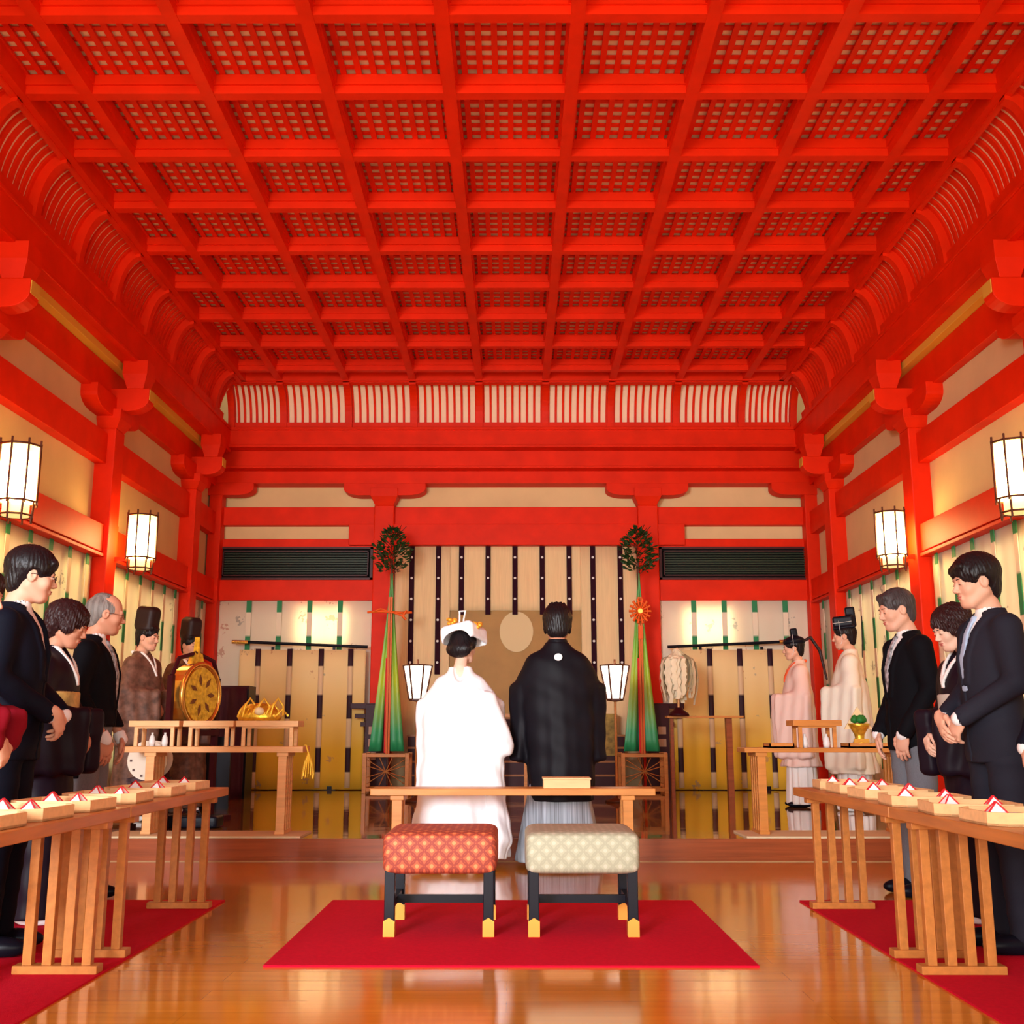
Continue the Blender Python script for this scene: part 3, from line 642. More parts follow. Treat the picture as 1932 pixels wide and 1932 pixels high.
def bonbori(x,y,label):
    r=thing('standing_lantern',label,'lantern',(x,y,.16),0,'standing altar lanterns')
    obj('base',MB().lathe([(0,0),(.13,0),(.13,.02),(.03,.05),(.015,.07)],n=12),FRAME,r)
    obj('pole',MB().tube([(0,0,.05),(0,0,1.12)],.014,8),TWOOD,r)
    obj('shade',MB().lathe([(.085,1.14),(.155,1.50)],n=6,smooth=False).lathe([(0,1.14),(.085,1.14)],n=6),mat('bright_shade',(.95,.9,.8),.6,emit=(1,.88,.66),es=4),r)
    m=MB()
    for k in range(6): a=2*PI*k/6; m.tube([(.092*math.cos(a),.092*math.sin(a),1.13),(.164*math.cos(a),.164*math.sin(a),1.51)],.010,4)
    m.lathe([(.0,1.10),(.095,1.115),(.095,1.135),(0,1.135)],n=6,smooth=False); m.tube([(.16*math.cos(2*PI*k/6),.16*math.sin(2*PI*k/6),1.51) for k in range(7)],.007,4)
    m.tube([(0,0,1.58),(0,-.0,1.53),(.03,0,1.51)],.012,5)
    obj('frame',m,FRAME,r)
bonbori(-1.075,12.5,'standing lantern with a tapered white shade left of the bride')
bonbori(1.17,12.5,'standing lantern with a tapered white shade right of the groom')
# ------------------------------------------------------------------ masakaki: sakaki branch with silk streamers
def masakaki(x,label,s):
    r=thing('sacred_tree_stand',label,'streamer stand',(x,14.3,.16),0,'streamer stands beside the altar')
    st=MB()
    for a in (-1,1):
        for b in (-1,1): st.box(a*.27-.025,a*.27+.025,b*.2-.025,b*.2+.025,0,.50)
    for z in (.05,.47): 
        st.box(-.29,.29,-.22,-.18,z-.02,z+.02).box(-.29,.29,.18,.22,z-.02,z+.02).box(-.29,-.25,-.2,.2,z-.02,z+.02).box(.25,.29,-.2,.2,z-.02,z+.02)
    so=obj('stand',st,TWOODX,r,.003)
    x_=MB()
    for a,b,c,d in ((-.24,.12,.24,.42),(-.24,.42,.24,.12),(-.24,.2,.24,.34),(-.24,.34,.24,.2),(-.08,.1,.08,.44),(-.08,.44,.08,.1)): x_.tube([(a,-.2,b),(c,-.2,d)],.006,4)
    obj('lattice',x_,TWOOD,so)
    obj('pole',MB().tube([(0,0,.1),(0,0,3.0)],.016,8),FRAME,r)
    # streamers: several flaring silk strips
    for k,(w0,w1,off,yo) in enumerate(((.02,.15,-.16,-.05),(.035,.16,.13,-.08),(.02,.09,-.02,.06),(.03,.1,.06,.05))):
        n=16; V=[]
        for i in range(n+1):
            u=i/n; z=2.82-u*2.30; ww=w0+(w1-w0)*u**1.25; cx=off*u**1.2+(.0); yy=yo*u
            for q in range(5):
                v=q/4-.5; V.append((cx+v*2*ww*.55,yy-.02*math.sin(v*PI*2),z))
        F=[(i*5+q,i*5+q+1,(i+1)*5+q+1,(i+1)*5+q) for i in range(n) for q in range(4)]
        o=obj('streamer',MB().add(V,F,0,True),SILK,r); sm=o.modifiers.new('solid','SOLIDIFY'); sm.thickness=.004
    obj('orange_streamer',MB().box(-.026,.0,-.095,-.09,.45,2.5).box(.006,.03,-.095,-.09,.45,2.5),mat('orange_silk',(.72,.14,.02),.5),r)
    obj('red_streamer',MB().box(-.045,.0,-.08,-.075,.5,1.7),CRED,r)
    # foliage
    lf=MB(); random.seed(3 if s<0 else 4)
    for k in range(330):
        u=random.random(); zz=2.86+.58*u; rad=.24*math.sin(PI*min(1,.18+u*.86))**.7*random.uniform(.35,1); a=random.uniform(0,2*PI)
        c=Vector((rad*math.cos(a),rad*math.sin(a)*.7,zz)); d=(Vector((math.cos(a),math.sin(a)*.7,random.uniform(-.2,.9)))).normalized(); sd=d.cross(Vector((random.uniform(-1,1),random.uniform(-1,1),1))).normalized()
        L=random.uniform(.06,.095); w_=.024; nn=d.cross(sd)*.006
        lf.add([c,c+d*L*.5+sd*w_+nn,c+d*L,c+d*L*.5-sd*w_+nn,c+d*L*.5-nn],[(0,1,4),(1,2,4),(2,3,4),(3,0,4)],0)
    tr=obj('foliage',lf,DKGREEN,r,fix=False)
    tw=MB()
    for k in range(16):
        a=k*.9; zz=2.8+.035*k; tw.tube([(0,0,zz),(.12*math.cos(a),.08*math.sin(a),zz+.1),(.18*math.cos(a),.12*math.sin(a),zz+.17)],.005,4)
    obj('twigs',tw,FRAME,r)
    if s<0:
        m=MB(); m.tube([(-.30,-.06,2.30),(-.15,-.1,2.31),(0,-.11,2.30),(.15,-.1,2.29),(.28,-.06,2.30)],.017,6)
        m.tube([(0,-.11,2.3),(-.12,-.13,2.34),(-.2,-.12,2.31)],.012,6); m.tube([(0.02,-.11,2.3),(.16,-.13,2.25),(.22,-.12,2.32)],.014,6); m.tube([(.2,-.12,2.3),(.17,-.13,2.24),(.21,-.12,2.2)],.018,6)
        obj('hanging_sword',m,ORANGE,r)
    else:
        m=MB()
        for k in range(14): a=k*2*PI/14; m.tube([(0,-.12,2.31),(.145*math.cos(a),-.125,2.31+.165*math.sin(a))],[.008,.020],5)
        m.tube([(.1*math.cos(2*PI*k/20),-.125,2.31+.12*math.sin(2*PI*k/20)) for k in range(21)],.008,5)
        mm=obj('mirror_ornament',m,ORANGE,r); obj('mirror_disc',MB().lathe([(0,-.02),(.03,-.015),(.03,.0)],n=12).__class__().add([(.032*math.cos(k*PI/8),-.145,2.31+.032*math.sin(k*PI/8)) for k in range(16)]+[(.032*math.cos(k*PI/8),-.12,2.31+.032*math.sin(k*PI/8)) for k in range(16)],[tuple(range(16)),tuple(range(16,32))]+[(k,(k+1)%16,16+(k+1)%16,16+k) for k in range(16)]),GOLD,mm)
        obj('knot',MB().box(-.03,.03,-.13,-.10,1.95,2.12),ORANGE,r)
masakaki(-1.60,'green silk streamers under a leafy branch with an orange cord bow, left of the altar',-1)
masakaki(1.67,'green silk streamers under a leafy branch with a round orange rosette, right of the altar',1)
# onusa wand on thin stand
r=thing('thin_table','thin dark wood side table in front of the right cloth screen','table',(2.38,13.5,.16))
obj('tabletop',MB().box(-.5,.42,-.12,.12,.93,.955),TWOODX,r); obj('leg',MB().box(.22,.29,-.05,.05,0,.93),RISERM,r); obj('leg',MB().box(-.46,-.42,-.05,.05,0,.93),RISERM,r)
r=thing('paper_wand','purification wand with a thick bunch of white paper streamers, right of the altar','wand',(2.02,13.4,1.115))
obj('holder',MB().lathe([(0,0),(.13,0),(.12,.03),(.06,.07),(.05,.10),(0,.10)],n=16),DKWOOD,r)
obj('handle',MB().tube([(0,0,.05),(0,0,.82)],.014,8),LWOOD,r)
PAP=mat('cream_white_paper',(.9,.78,.55),.8); random.seed(11)
for k in range(96):
    a=random.uniform(0,2*PI); rr=random.uniform(.05,.20); L=random.uniform(.35,.60); z0=.84-rr*.6; m=MB(); x0,y0=rr*math.cos(a),rr*math.sin(a)*.7
    V=[]; n=8; tx,ty=-math.sin(a),math.cos(a)
    for i in range(n+1):
        z=z0-L*i/n; zz=(.012 if i%2 else -.012); fl=1+.25*math.sin(PI*i/n)
        for q in (-.025,.025): V.append((x0*fl*(.4 if i==0 else 1)+tx*(q+zz),y0*fl*(.4 if i==0 else 1)+ty*(q+zz),z))
    m.add(V,[(2*i,2*i+1,2*i+3,2*i+2) for i in range(n)],0); o=obj('paper_streamer',m,PAP,r,fix=False)
# ------------------------------------------------------------------ drums and musician gear
r=thing('gong_drum','round gilt drum with painted face, standing in front of the musicians','drum',(-2.79,9.7,.16),math.radians(28))
n=28
def disc(R,y0,y1,mb,mi=0,sx=1,zc=1.09):
    V=[(R*sx*math.cos(2*PI*k/n),y,zc+R*math.sin(2*PI*k/n)) for y in (y0,y1) for k in range(n)]
    mb.add(V,[tuple(range(n)),tuple(range(n,2*n))[::-1]]+[(k,n+k,n+(k+1)%n,(k+1)%n) for k in range(n)],mi); return mb
r.rotation_euler=(0,0,math.radians(70))
obj('drum_body',disc(.27,-.06,.10,MB()),GOLD,r,.02)
obj('drum_face',disc(.235,-.075,-.06,MB()),GOLDP,r)
for k in range(7):
    a=k*2*PI/7; ca,sa=math.cos(a),math.sin(a); R0=.13; pts=[(R0*ca+ca*.055,R0*sa+sa*.055),(R0*ca-sa*.022,R0*sa+ca*.022),(R0*ca-ca*.05,R0*sa-sa*.05),(R0*ca+sa*.022,R0*sa-ca*.022)]
    obj('painted_flame',MB().prism([(u,1.09+v) for u,v in pts],-.080,-.074,'y'),mat('dark_gilt_paint',(.16,.05,.01),.4),r)
m=MB(); m.tube([(.27*math.cos(2*PI*k/28),-.065,1.09+.27*math.sin(2*PI*k/28)) for k in range(29)],.022,6); obj('rim',m,GOLD,r)
obj('flame_finial',MB().prism([(-.09,1.36),(-.05,1.46),(-.015,1.44),(0,1.60),(.02,1.46),(.06,1.45),(.09,1.36)],-.02,.03,'y'),GOLDP,r)
m=MB()
for a in (-.33,.33): m.box(a-.02,a+.02,-.02,.03,0,1.25)
m.box(-.36,.36,-.03,.04,.74,.79).box(-.38,-.28,-.18,.18,0,.05).box(.28,.38,-.18,.18,0,.05).tube([(-.33,0,1.25),(-.25,0,1.4),(0,0,1.46),(.25,0,1.4),(.33,0,1.25)],.02,6)
obj('drum_frame',m,DKWOOD,r)
r=thing('small_drum','small drum with white studded faces below the left offering table','drum',(-2.93,9.05,.16),math.radians(8))
wd=MB(); disc(.155,-.14,-.125,wd,0,1,.55); obj('drum_skin',wd,mat('white_drumskin',(.88,.80,.66),.6),r)
wd=MB(); disc(.155,.125,.14,wd,0,1,.55); obj('drum_skin',wd,mat('white_drumskin',(.88,.80,.66),.6),r)
obj('barrel',disc(.115,-.125,.125,MB(),0,1,.55),DKWOOD,r)
m=MB()
for k in range(10): a=2*PI*k/10; m.cbox((.125*math.cos(a),-.142,.55+.125*math.sin(a)),(.009,.004,.009))
obj('studs',m,FRAME,r)
obj('stand',MB().box(-.16,.16,-.1,-.06,.38,.41).box(-.15,-.12,-.1,.1,0,.41).box(.12,.15,-.1,.1,0,.41).box(-.16,.16,.06,.1,.38,.41).box(-.16,-.11,-.16,.16,0,.04).box(.11,.16,-.16,.16,0,.04),DKWOOD,r)
r=thing('draped_rack','dark maroon draped instrument rack left of the yellow screen','rack',(-3.55,13.1,.16))
o=obj('drape',sheet('x',1,-.45,.42,0,1.28,-.12,.03,.17),mat('maroon_drape',(.045,.006,.018),.7),r)
obj('top_board',MB().box(-.46,.44,-.1,.25,1.26,1.30),DKWOOD,r); obj('side_board',MB().box(-.46,-.42,-.1,.25,0,1.26),BLK,r); obj('side_board',MB().box(.40,.44,-.1,.25,0,1.26),BLK,r)
r=thing('black_floor_case','low black case on the platform beneath the left offering table','case',(-2.62,9.3,.16))
obj('case_body',rounded_cushion(.22,.12,0,.10),BLK,r); obj('handle',MB().tube([(-.05,0,.10),(-.04,0,.13),(.04,0,.13),(.05,0,.10)],.008,5),BLK,r)
o=obj('tall_dark_board',MB().box(-.17,.17,-.02,.02,0,.72),mat('navy_board',(.01,.008,.014),.5)); o.location=(-3.05,11.4,.16); tag(o,'tall dark board standing at the left edge of the yellow screen','board')
# ------------------------------------------------------------------ people: implicit surfaces meshed with surface nets
f32=np.float32
def A3(*a): return np.array(a,dtype=f32)
def seg(P,a,b,ra,rb):
    a=A3(*a);b=A3(*b);ba=b-a; h=np.clip(((P-a)@ba)/max(1e-9,float(ba@ba)),0,1)
    return np.linalg.norm(P-a-h[:,None]*ba,axis=1)-(ra+(rb-ra)*h)
def ell(P,c,r,R=None):
    q=P-A3(*c)
    if R is not None: q=q@R
    r=A3(*r); k0=np.linalg.norm(q/r,axis=1); k1=np.linalg.norm(q/(r*r),axis=1)+1e-9
    return k0*(k0-1)/k1
def rbox(P,c,h,r,R=None):
    q=P-A3(*c)
    if R is not None: q=q@R
    q=np.abs(q)-(A3(*h)-r); return np.linalg.norm(np.maximum(q,0),axis=1)+np.minimum(q.max(axis=1),0)-r
def smin(a,b,k):
    h=np.clip(.5+.5*(b-a)/k,0,1); return b*(1-h)+a*h-k*h*(1-h)
def smax(a,b,k): return -smin(-a,-b,k)
def stack(P,rows,folds=0,nf=12,ph=0,grow=None):
    """vertical body of elliptical sections rows=(z,cx,cy,rx,ry)"""
    rows=sorted(rows); R=np.array(rows,dtype=f32); z=np.clip(P[:,2],R[0,0],R[-1,0])
    zz=np.linspace(R[0,0],R[-1,0],64); 
    def I(k):
        v=np.interp(zz,R[:,0],R[:,k]); kk=np.array([1,2,3,2,1.])/9; vp=np.concatenate([[v[0]]*2,v,[v[-1]]*2]); v=np.convolve(vp,kk,'valid')
        return np.interp(z,zz,v)
    cx,cy,rx,ry=I(1),I(2),I(3),I(4); x=P[:,0]-cx; y=P[:,1]-cy
    if folds:
        th=np.arctan2(y,x); t=(R[-1,0]-z)/(R[-1,0]-R[0,0]); f=1+folds*t*(np.sin(nf*th+ph+1.5*np.sin(2*th))+.4*np.sin(nf*1.9*th+2)); rx=rx*f; ry=ry*f
    k=np.sqrt((x/rx)**2+(y/ry)**2); d=(k-1)*np.minimum(rx,ry)
    return np.maximum(d,np.maximum(R[0,0]-P[:,2],P[:,2]-R[-1,0]))
def rot(axis,a):
    return np.array(Matrix.Rotation(a,3,axis),dtype=f32)
def snet(fn,lo,hi,h):
    ax=[np.arange(lo[i],hi[i]+h,h,dtype=f32) for i in range(3)]
    G=np.stack(np.meshgrid(*ax,indexing='ij'),-1); sh=G.shape[:3]; F=fn(G.reshape(-1,3)).astype(f32).reshape(sh)
    F[0]=F[-1]=1e-3+np.abs(F[0]).min()*0+.01; F[:,0]=.01; F[:,-1]=.01; F[:,:,0]=.01; F[:,:,-1]=.01
    S=F<0; n=[s-1 for s in sh]
    c=[(i,j,k) for i in (0,1) for j in (0,1) for k in (0,1)]
    def sub(Aa,o): return Aa[o[0]:o[0]+n[0],o[1]:o[1]+n[1],o[2]:o[2]+n[2]]
    cnt=sum(sub(S,o).astype(np.int8) for o in c); act=(cnt>0)&(cnt<8); I=np.argwhere(act)
    idx=-np.ones(n,dtype=np.int64); idx[act]=np.arange(len(I))
    acc=np.zeros((len(I),3),f32); num=np.zeros(len(I),f32)
    for a in range(3):
        for o in c:
            if o[a]: continue
            o2=list(o); o2[a]=1
            f0=F[I[:,0]+o[0],I[:,1]+o[1],I[:,2]+o[2]]; f1=F[I[:,0]+o2[0],I[:,1]+o2[1],I[:,2]+o2[2]]
            m=(f0<0)!=(f1<0); t=np.where(m,f0/np.where(m,f0-f1,1),0); p=np.repeat(np.array([o],dtype=f32),len(I),0); p[:,a]+=t
            acc+=p*m[:,None]; num+=m
    V=(I+acc/num[:,None])*h+np.array([ax[0][0],ax[1][0],ax[2][0]],dtype=f32)
    Q=[]
    for a in range(3):
        b,d=(a+1)%3,(a+2)%3
        s0=[slice(0,n[i]+ (1 if i!=a else 0)) for i in range(3)]
        lo_=[slice(None)]*3; hi_=[slice(None)]*3; lo_[a]=slice(0,-1); hi_[a]=slice(1,None)
        X=S[tuple(lo_)]!=S[tuple(hi_)]; E_=np.argwhere(X)
        E_=E_[(E_[:,b]>0)&(E_[:,d]>0)&(E_[:,b]<n[b])&(E_[:,d]<n[d])]
        ins=S[E_[:,0],E_[:,1],E_[:,2]]
        def cell(db,dd):
            e=E_.copy(); e[:,b]-=db; e[:,d]-=dd; return idx[e[:,0],e[:,1],e[:,2]]
        q=np.stack([cell(1,1),cell(0,1),cell(0,0),cell(1,0)],1); q[~ins]=q[~ins][:,::-1]; Q.append(q)
    Q=np.concatenate(Q); return V,Q
class Multi:
    def __init__(s): s.V=[];s.Q=[];s.M=[];s.n=0
    def add(s,vq,mi=0):
        V,Q=vq; s.V.append(V); s.Q.append(Q+s.n); s.M.append(np.full(len(Q),mi)); s.n+=len(V); return s
    def obj(s,name,mats,parent,scale=1):
        V=np.concatenate(s.V)*scale; Q=np.concatenate(s.Q); M=np.concatenate(s.M)
        me=bpy.data.meshes.new(name); me.vertices.add(len(V)); me.vertices.foreach_set('co',V.astype(f32).ravel())
        me.loops.add(len(Q)*4); me.loops.foreach_set('vertex_index',Q.astype(np.int32).ravel())
        me.polygons.add(len(Q)); me.polygons.foreach_set('loop_start',np.arange(0,len(Q)*4,4,dtype=np.int32))
        me.polygons.foreach_set('material_index',M.astype(np.int32)); me.polygons.foreach_set('use_smooth',np.ones(len(Q),dtype=bool))
        for m in (mats if isinstance(mats,(list,tuple)) else [mats]): me.materials.append(m)
        me.update(calc_edges=True); me.validate()
        o=bpy.data.objects.new(name,me); col.objects.link(o); o.parent=parent; return o
def front(rows,x,z,off=0):
    Rr=np.array(sorted(rows),dtype=f32); rx=np.interp(z,Rr[:,0],Rr[:,3]); ry=np.interp(z,Rr[:,0],Rr[:,4]); cy=np.interp(z,Rr[:,0],Rr[:,2])
    return cy+ry*np.sqrt(np.clip(1-(x/rx)**2,0,1))+off
def strip(P,rows,cx,hw,z0,z1,th,off=0):
    x,y,z=P[:,0],P[:,1],P[:,2]; return np.maximum(np.maximum(np.abs(x-cx)-hw,np.abs(y-front(rows,x,z,off))-th),np.maximum(z0-z,z-z1))
def head_frame(yaw,pitch):
    # columns are head axes in body space
    return (rot('Z',yaw)@rot('X',-pitch)).astype(f32)
HC=(0,.012,1.610); NP=A3(0,-.03,1.475)
def head_tf(R): return NP+R@(A3(*HC)-NP)
def headsdf(q,fem):
    w=.94 if fem else 1
    d=ell(q,(0,-.014,.028),(.076*w,.094,.088))
    d=smin(d,ell(q,(0,.018,-.034),(.060*w,.070,.078)),.03)
    d=smin(d,ell(q,(0,.060,-.097),(.026*w,.024,.019)),.035)
    for s in (-1,1):
        d=smin(d,ell(q,(s*.036*w,.056,-.030),(.026,.024,.026)),.02)
        d=smin(d,seg(q,(s*.055*w,-.01,-.055),(s*.03,.05,-.095),.018,.016),.03)
    d=smin(d,seg(q,(-.03,.080,.018),(.03,.080,.018),.009,.009),.015)
    for s in (-1,1): d=smax(d,-ell(q,(s*.030,.104,-.002),(.019,.020,.012)),.012)
    d=smin(d,seg(q,(0,.084,.006),(0,.103,-.030),.006,.0105),.012)
    for s in (-1,1): d=smin(d,ell(q,(s*.010,.095,-.036),(.009,.010,.007)),.006)
    for s in (-1,1): d=smin(d,ell(q,(s*.030,.078,-.002),(.015,.011,.009)),.004)
    d=smin(d,ell(q,(0,.084,-.060),(.022,.011,.0055)),.006); d=smin(d,ell(q,(0,.082,-.070),(.019,.011,.0065)),.006)
    for s in (-1,1):
        e=ell(q,(s*.076*w,-.006,-.008),(.010,.021,.031)); e=smax(e,-ell(q,(s*.090*w,0,-.006),(.011,.011,.018)),.006); d=smin(d,e,.006)
    return d
def hairsdf(q,kind,fem):
    w=.96 if fem else 1
    d=ell(q,(0,-.020,.036),(.086*w,.106,.093))
    th=np.arctan2(q[:,0],-q[:,1]); nz=.0013*np.sin(th*38+q[:,2]*60)+.001*np.sin(th*71-q[:,2]*90)
    nape=ell(q,(0,-.062,-.035),(.062,.046,.066)); d=smin(d,nape,.03)
    if kind in('short','grey','messy'):
        d=smax(d,-ell(q,(0,.125,-.060),(.080,.085,.125)),.01)
        for s in (-1,1): d=smin(d,ell(q,(s*.076,-.002,.035),(.010,.045,.034)),.01)
        for s in (-1,1): d=smax(d,-ell(q,(s*.095,.030,-.060),(.040,.062,.066)),.01); d=smax(d,-ell(q,(s*.100,.004,-.018),(.040,.032,.042)),.008)
        d=smin(d,seg(q,(-.040,.058,.082),(.045,.056,.086),.018,.022),.02)
    if kind=='fringe':
        d=smin(d,ell(q,(0,-.015,.048),(.094,.108,.090)),.02)
        d=smax(d,-ell(q,(0,.135,-.066),(.080,.085,.125)),.01)
        for s in (-1,1):
            d=smin(d,ell(q,(s*.079,.0,.032),(.014,.052,.040)),.01)
            d=smax(d,-ell(q,(s*.095,.034,-.060),(.040,.060,.064)),.008); d=smax(d,-ell(q,(s*.102,.004,-.020),(.040,.032,.042)),.008)
        d=smin(d,ell(q,(.022,.076,.064),(.050,.018,.022)),.015); d=smin(d,ell(q,(-.035,.076,.076),(.034,.018,.020)),.012)
    if kind=='receding':
        d=ell(q,(0,-.026,.020),(.084,.102,.086)); d=smin(d,nape,.03); d=smax(d,-ell(q,(0,.085,.045),(.066,.100,.070)),.01)
        d=smax(d,-ell(q,(0,.125,-.060),(.080,.085,.125)),.01); d=smin(d,ell(q,(0,-.03,.085),(.05,.06,.032)),.02)
        for s in (-1,1): d=smax(d,-ell(q,(s*.095,.030,-.060),(.040,.062,.062)),.01)
    if kind=='bob':   # woman's full set hair
        d=smin(d,ell(q,(0,-.030,.045),(.100,.118,.098)),.02); d=smin(d,ell(q,(0,-.075,-.02),(.085,.055,.075)),.03)
        d=smax(d,-ell(q,(0,.145,-.060),(.074,.100,.120)),.01)
        for s in (-1,1): d=smin(d,ell(q,(s*.078,.012,.0),(.020,.045,.050)),.015)
        nz=nz*2.6+.002*np.sin(q[:,2]*120+th*9)
    if kind=='bun':
        d=ell(q,(0,-.030,.030),(.102,.105,.098)); d=smin(d,ell(q,(0,-.085,-.040),(.104,.062,.070)),.03); d=smax(d,-ell(q,(0,.13,-.060),(.080,.085,.125)),.01); nz=nz*.5
    if kind=='spiky':
        d=smin(d,ell(q,(0,-.010,.048),(.104,.110,.104)),.02); d=smin(d,ell(q,(0,-.055,-.03),(.078,.055,.078)),.03); d=smax(d,-ell(q,(0,.125,-.060),(.080,.085,.125)),.01)
        for s in (-1,1): d=smin(d,ell(q,(s*.082,-.01,-.01),(.016,.04,.055)),.01)
        for k in range(9):
            a=k*2*PI/9; d=smin(d,seg(q,(.05*math.cos(a),-.01+.05*math.sin(a),.108),(.05*math.cos(a+.4),-.01+.055*math.sin(a+.4),.150),.022,.005),.02)
        nz=nz*1.2
    return d+nz
def handsdf(P,w,fd,pn,side,curl=.35,spread=1):
    """w wrist, fd finger direction, pn palm normal (towards palm), side +1 thumb on +cross"""
    fd=Vector(fd).normalized(); pn=Vector(pn); pn=(pn-fd*pn.dot(fd)).normalized(); th=fd.cross(pn)*side
    w=Vector(w); X=lambda a,b,c: tuple(w+fd*a+th*b+pn*c)
    R=np.array([fd[:],th[:],pn[:]],dtype=f32).T
    d=ell(P,X(.048,0,0),(.052,.040,.017),R); d=smin(d,seg(P,X(-.015,0,0),X(.02,0,0),.025,.024),.02)
    for i,(b,L) in enumerate(((.030,.072),(.010,.080),(-.010,.075),(-.029,.058))):
        p0=(.082-abs(i-1)*.004,b,.002); a=curl; pts=[p0]; x,y,z=p0
        for sgm in (.45,.32,.23):
            x+=L*sgm*math.cos(a); z+=L*sgm*math.sin(a); y+=b*.06*spread; pts.append((x,y,z)); a+=curl*1.1
        rr=(.0095,.0088,.008,.007)
        for k in range(3): d=smin(d,seg(P,X(*pts[k]),X(*pts[k+1]),rr[k],rr[k+1]),.005)
    tp=[(.012,.030,.006),(.042,.052,.012),(.068,.054,.020),(.088,.048,.024)]
    for k in range(3): d=smin(d,seg(P,X(*tp[k]),X(*tp[k+1]),.0125-k*.001,.0115-k*.0012),.010)
    return d
def eyes(M,R,hc,fem,closed):
    def tf(V): return (V@R.T)+hc
    def small(fn,lo,hi,mi,h=.0022):
        V,Q=snet(fn,lo,hi,h); M.add((tf(V).astype(f32),Q),mi)
    for s in (-1,1):
        if closed: small(lambda q:ell(q,(s*.030,.0885,-.005),(.013,.0035,.0018)),(s*.03-.017,.08,-.012),(s*.03+.017,.096,.004),2)
        else:
            small(lambda q:ell(q,(s*.030,.0865,-.003),(.0125,.0042,.0045)),(s*.03-.017,.078,-.012),(s*.03+.017,.096,.008),3)
            small(lambda q:ell(q,(s*.030,.0900,-.003),(.0052,.0025,.0048)),(s*.03-.012,.082,-.012),(s*.03+.012,.097,.008),2)
            small(lambda q:seg(q,(s*.018,.0895,.002),(s*.043,.0845,.001),.0016,.0016),(s*.03-.020,.078,-.006),(s*.03+.020,.096,.010),2)
        small(lambda q:seg(q,(s*.016,.0915,.019),(s*.045,.0835,.021),.0028,.0022),(s*.03-.024,.072,.010),(s*.03+.024,.102,.032),2)
    small(lambda q:smin(ell(q,(0,.0875,-.0600),(.020,.0095,.0042)),ell(q,(0,.0860,-.0690),(.016,.0095,.0052)),.003),(-.028,.070,-.082),(.028,.104,-.048),1)
def bb(pts,pad):
    a=np.array(pts); return a.min(0)-pad,a.max(0)+pad
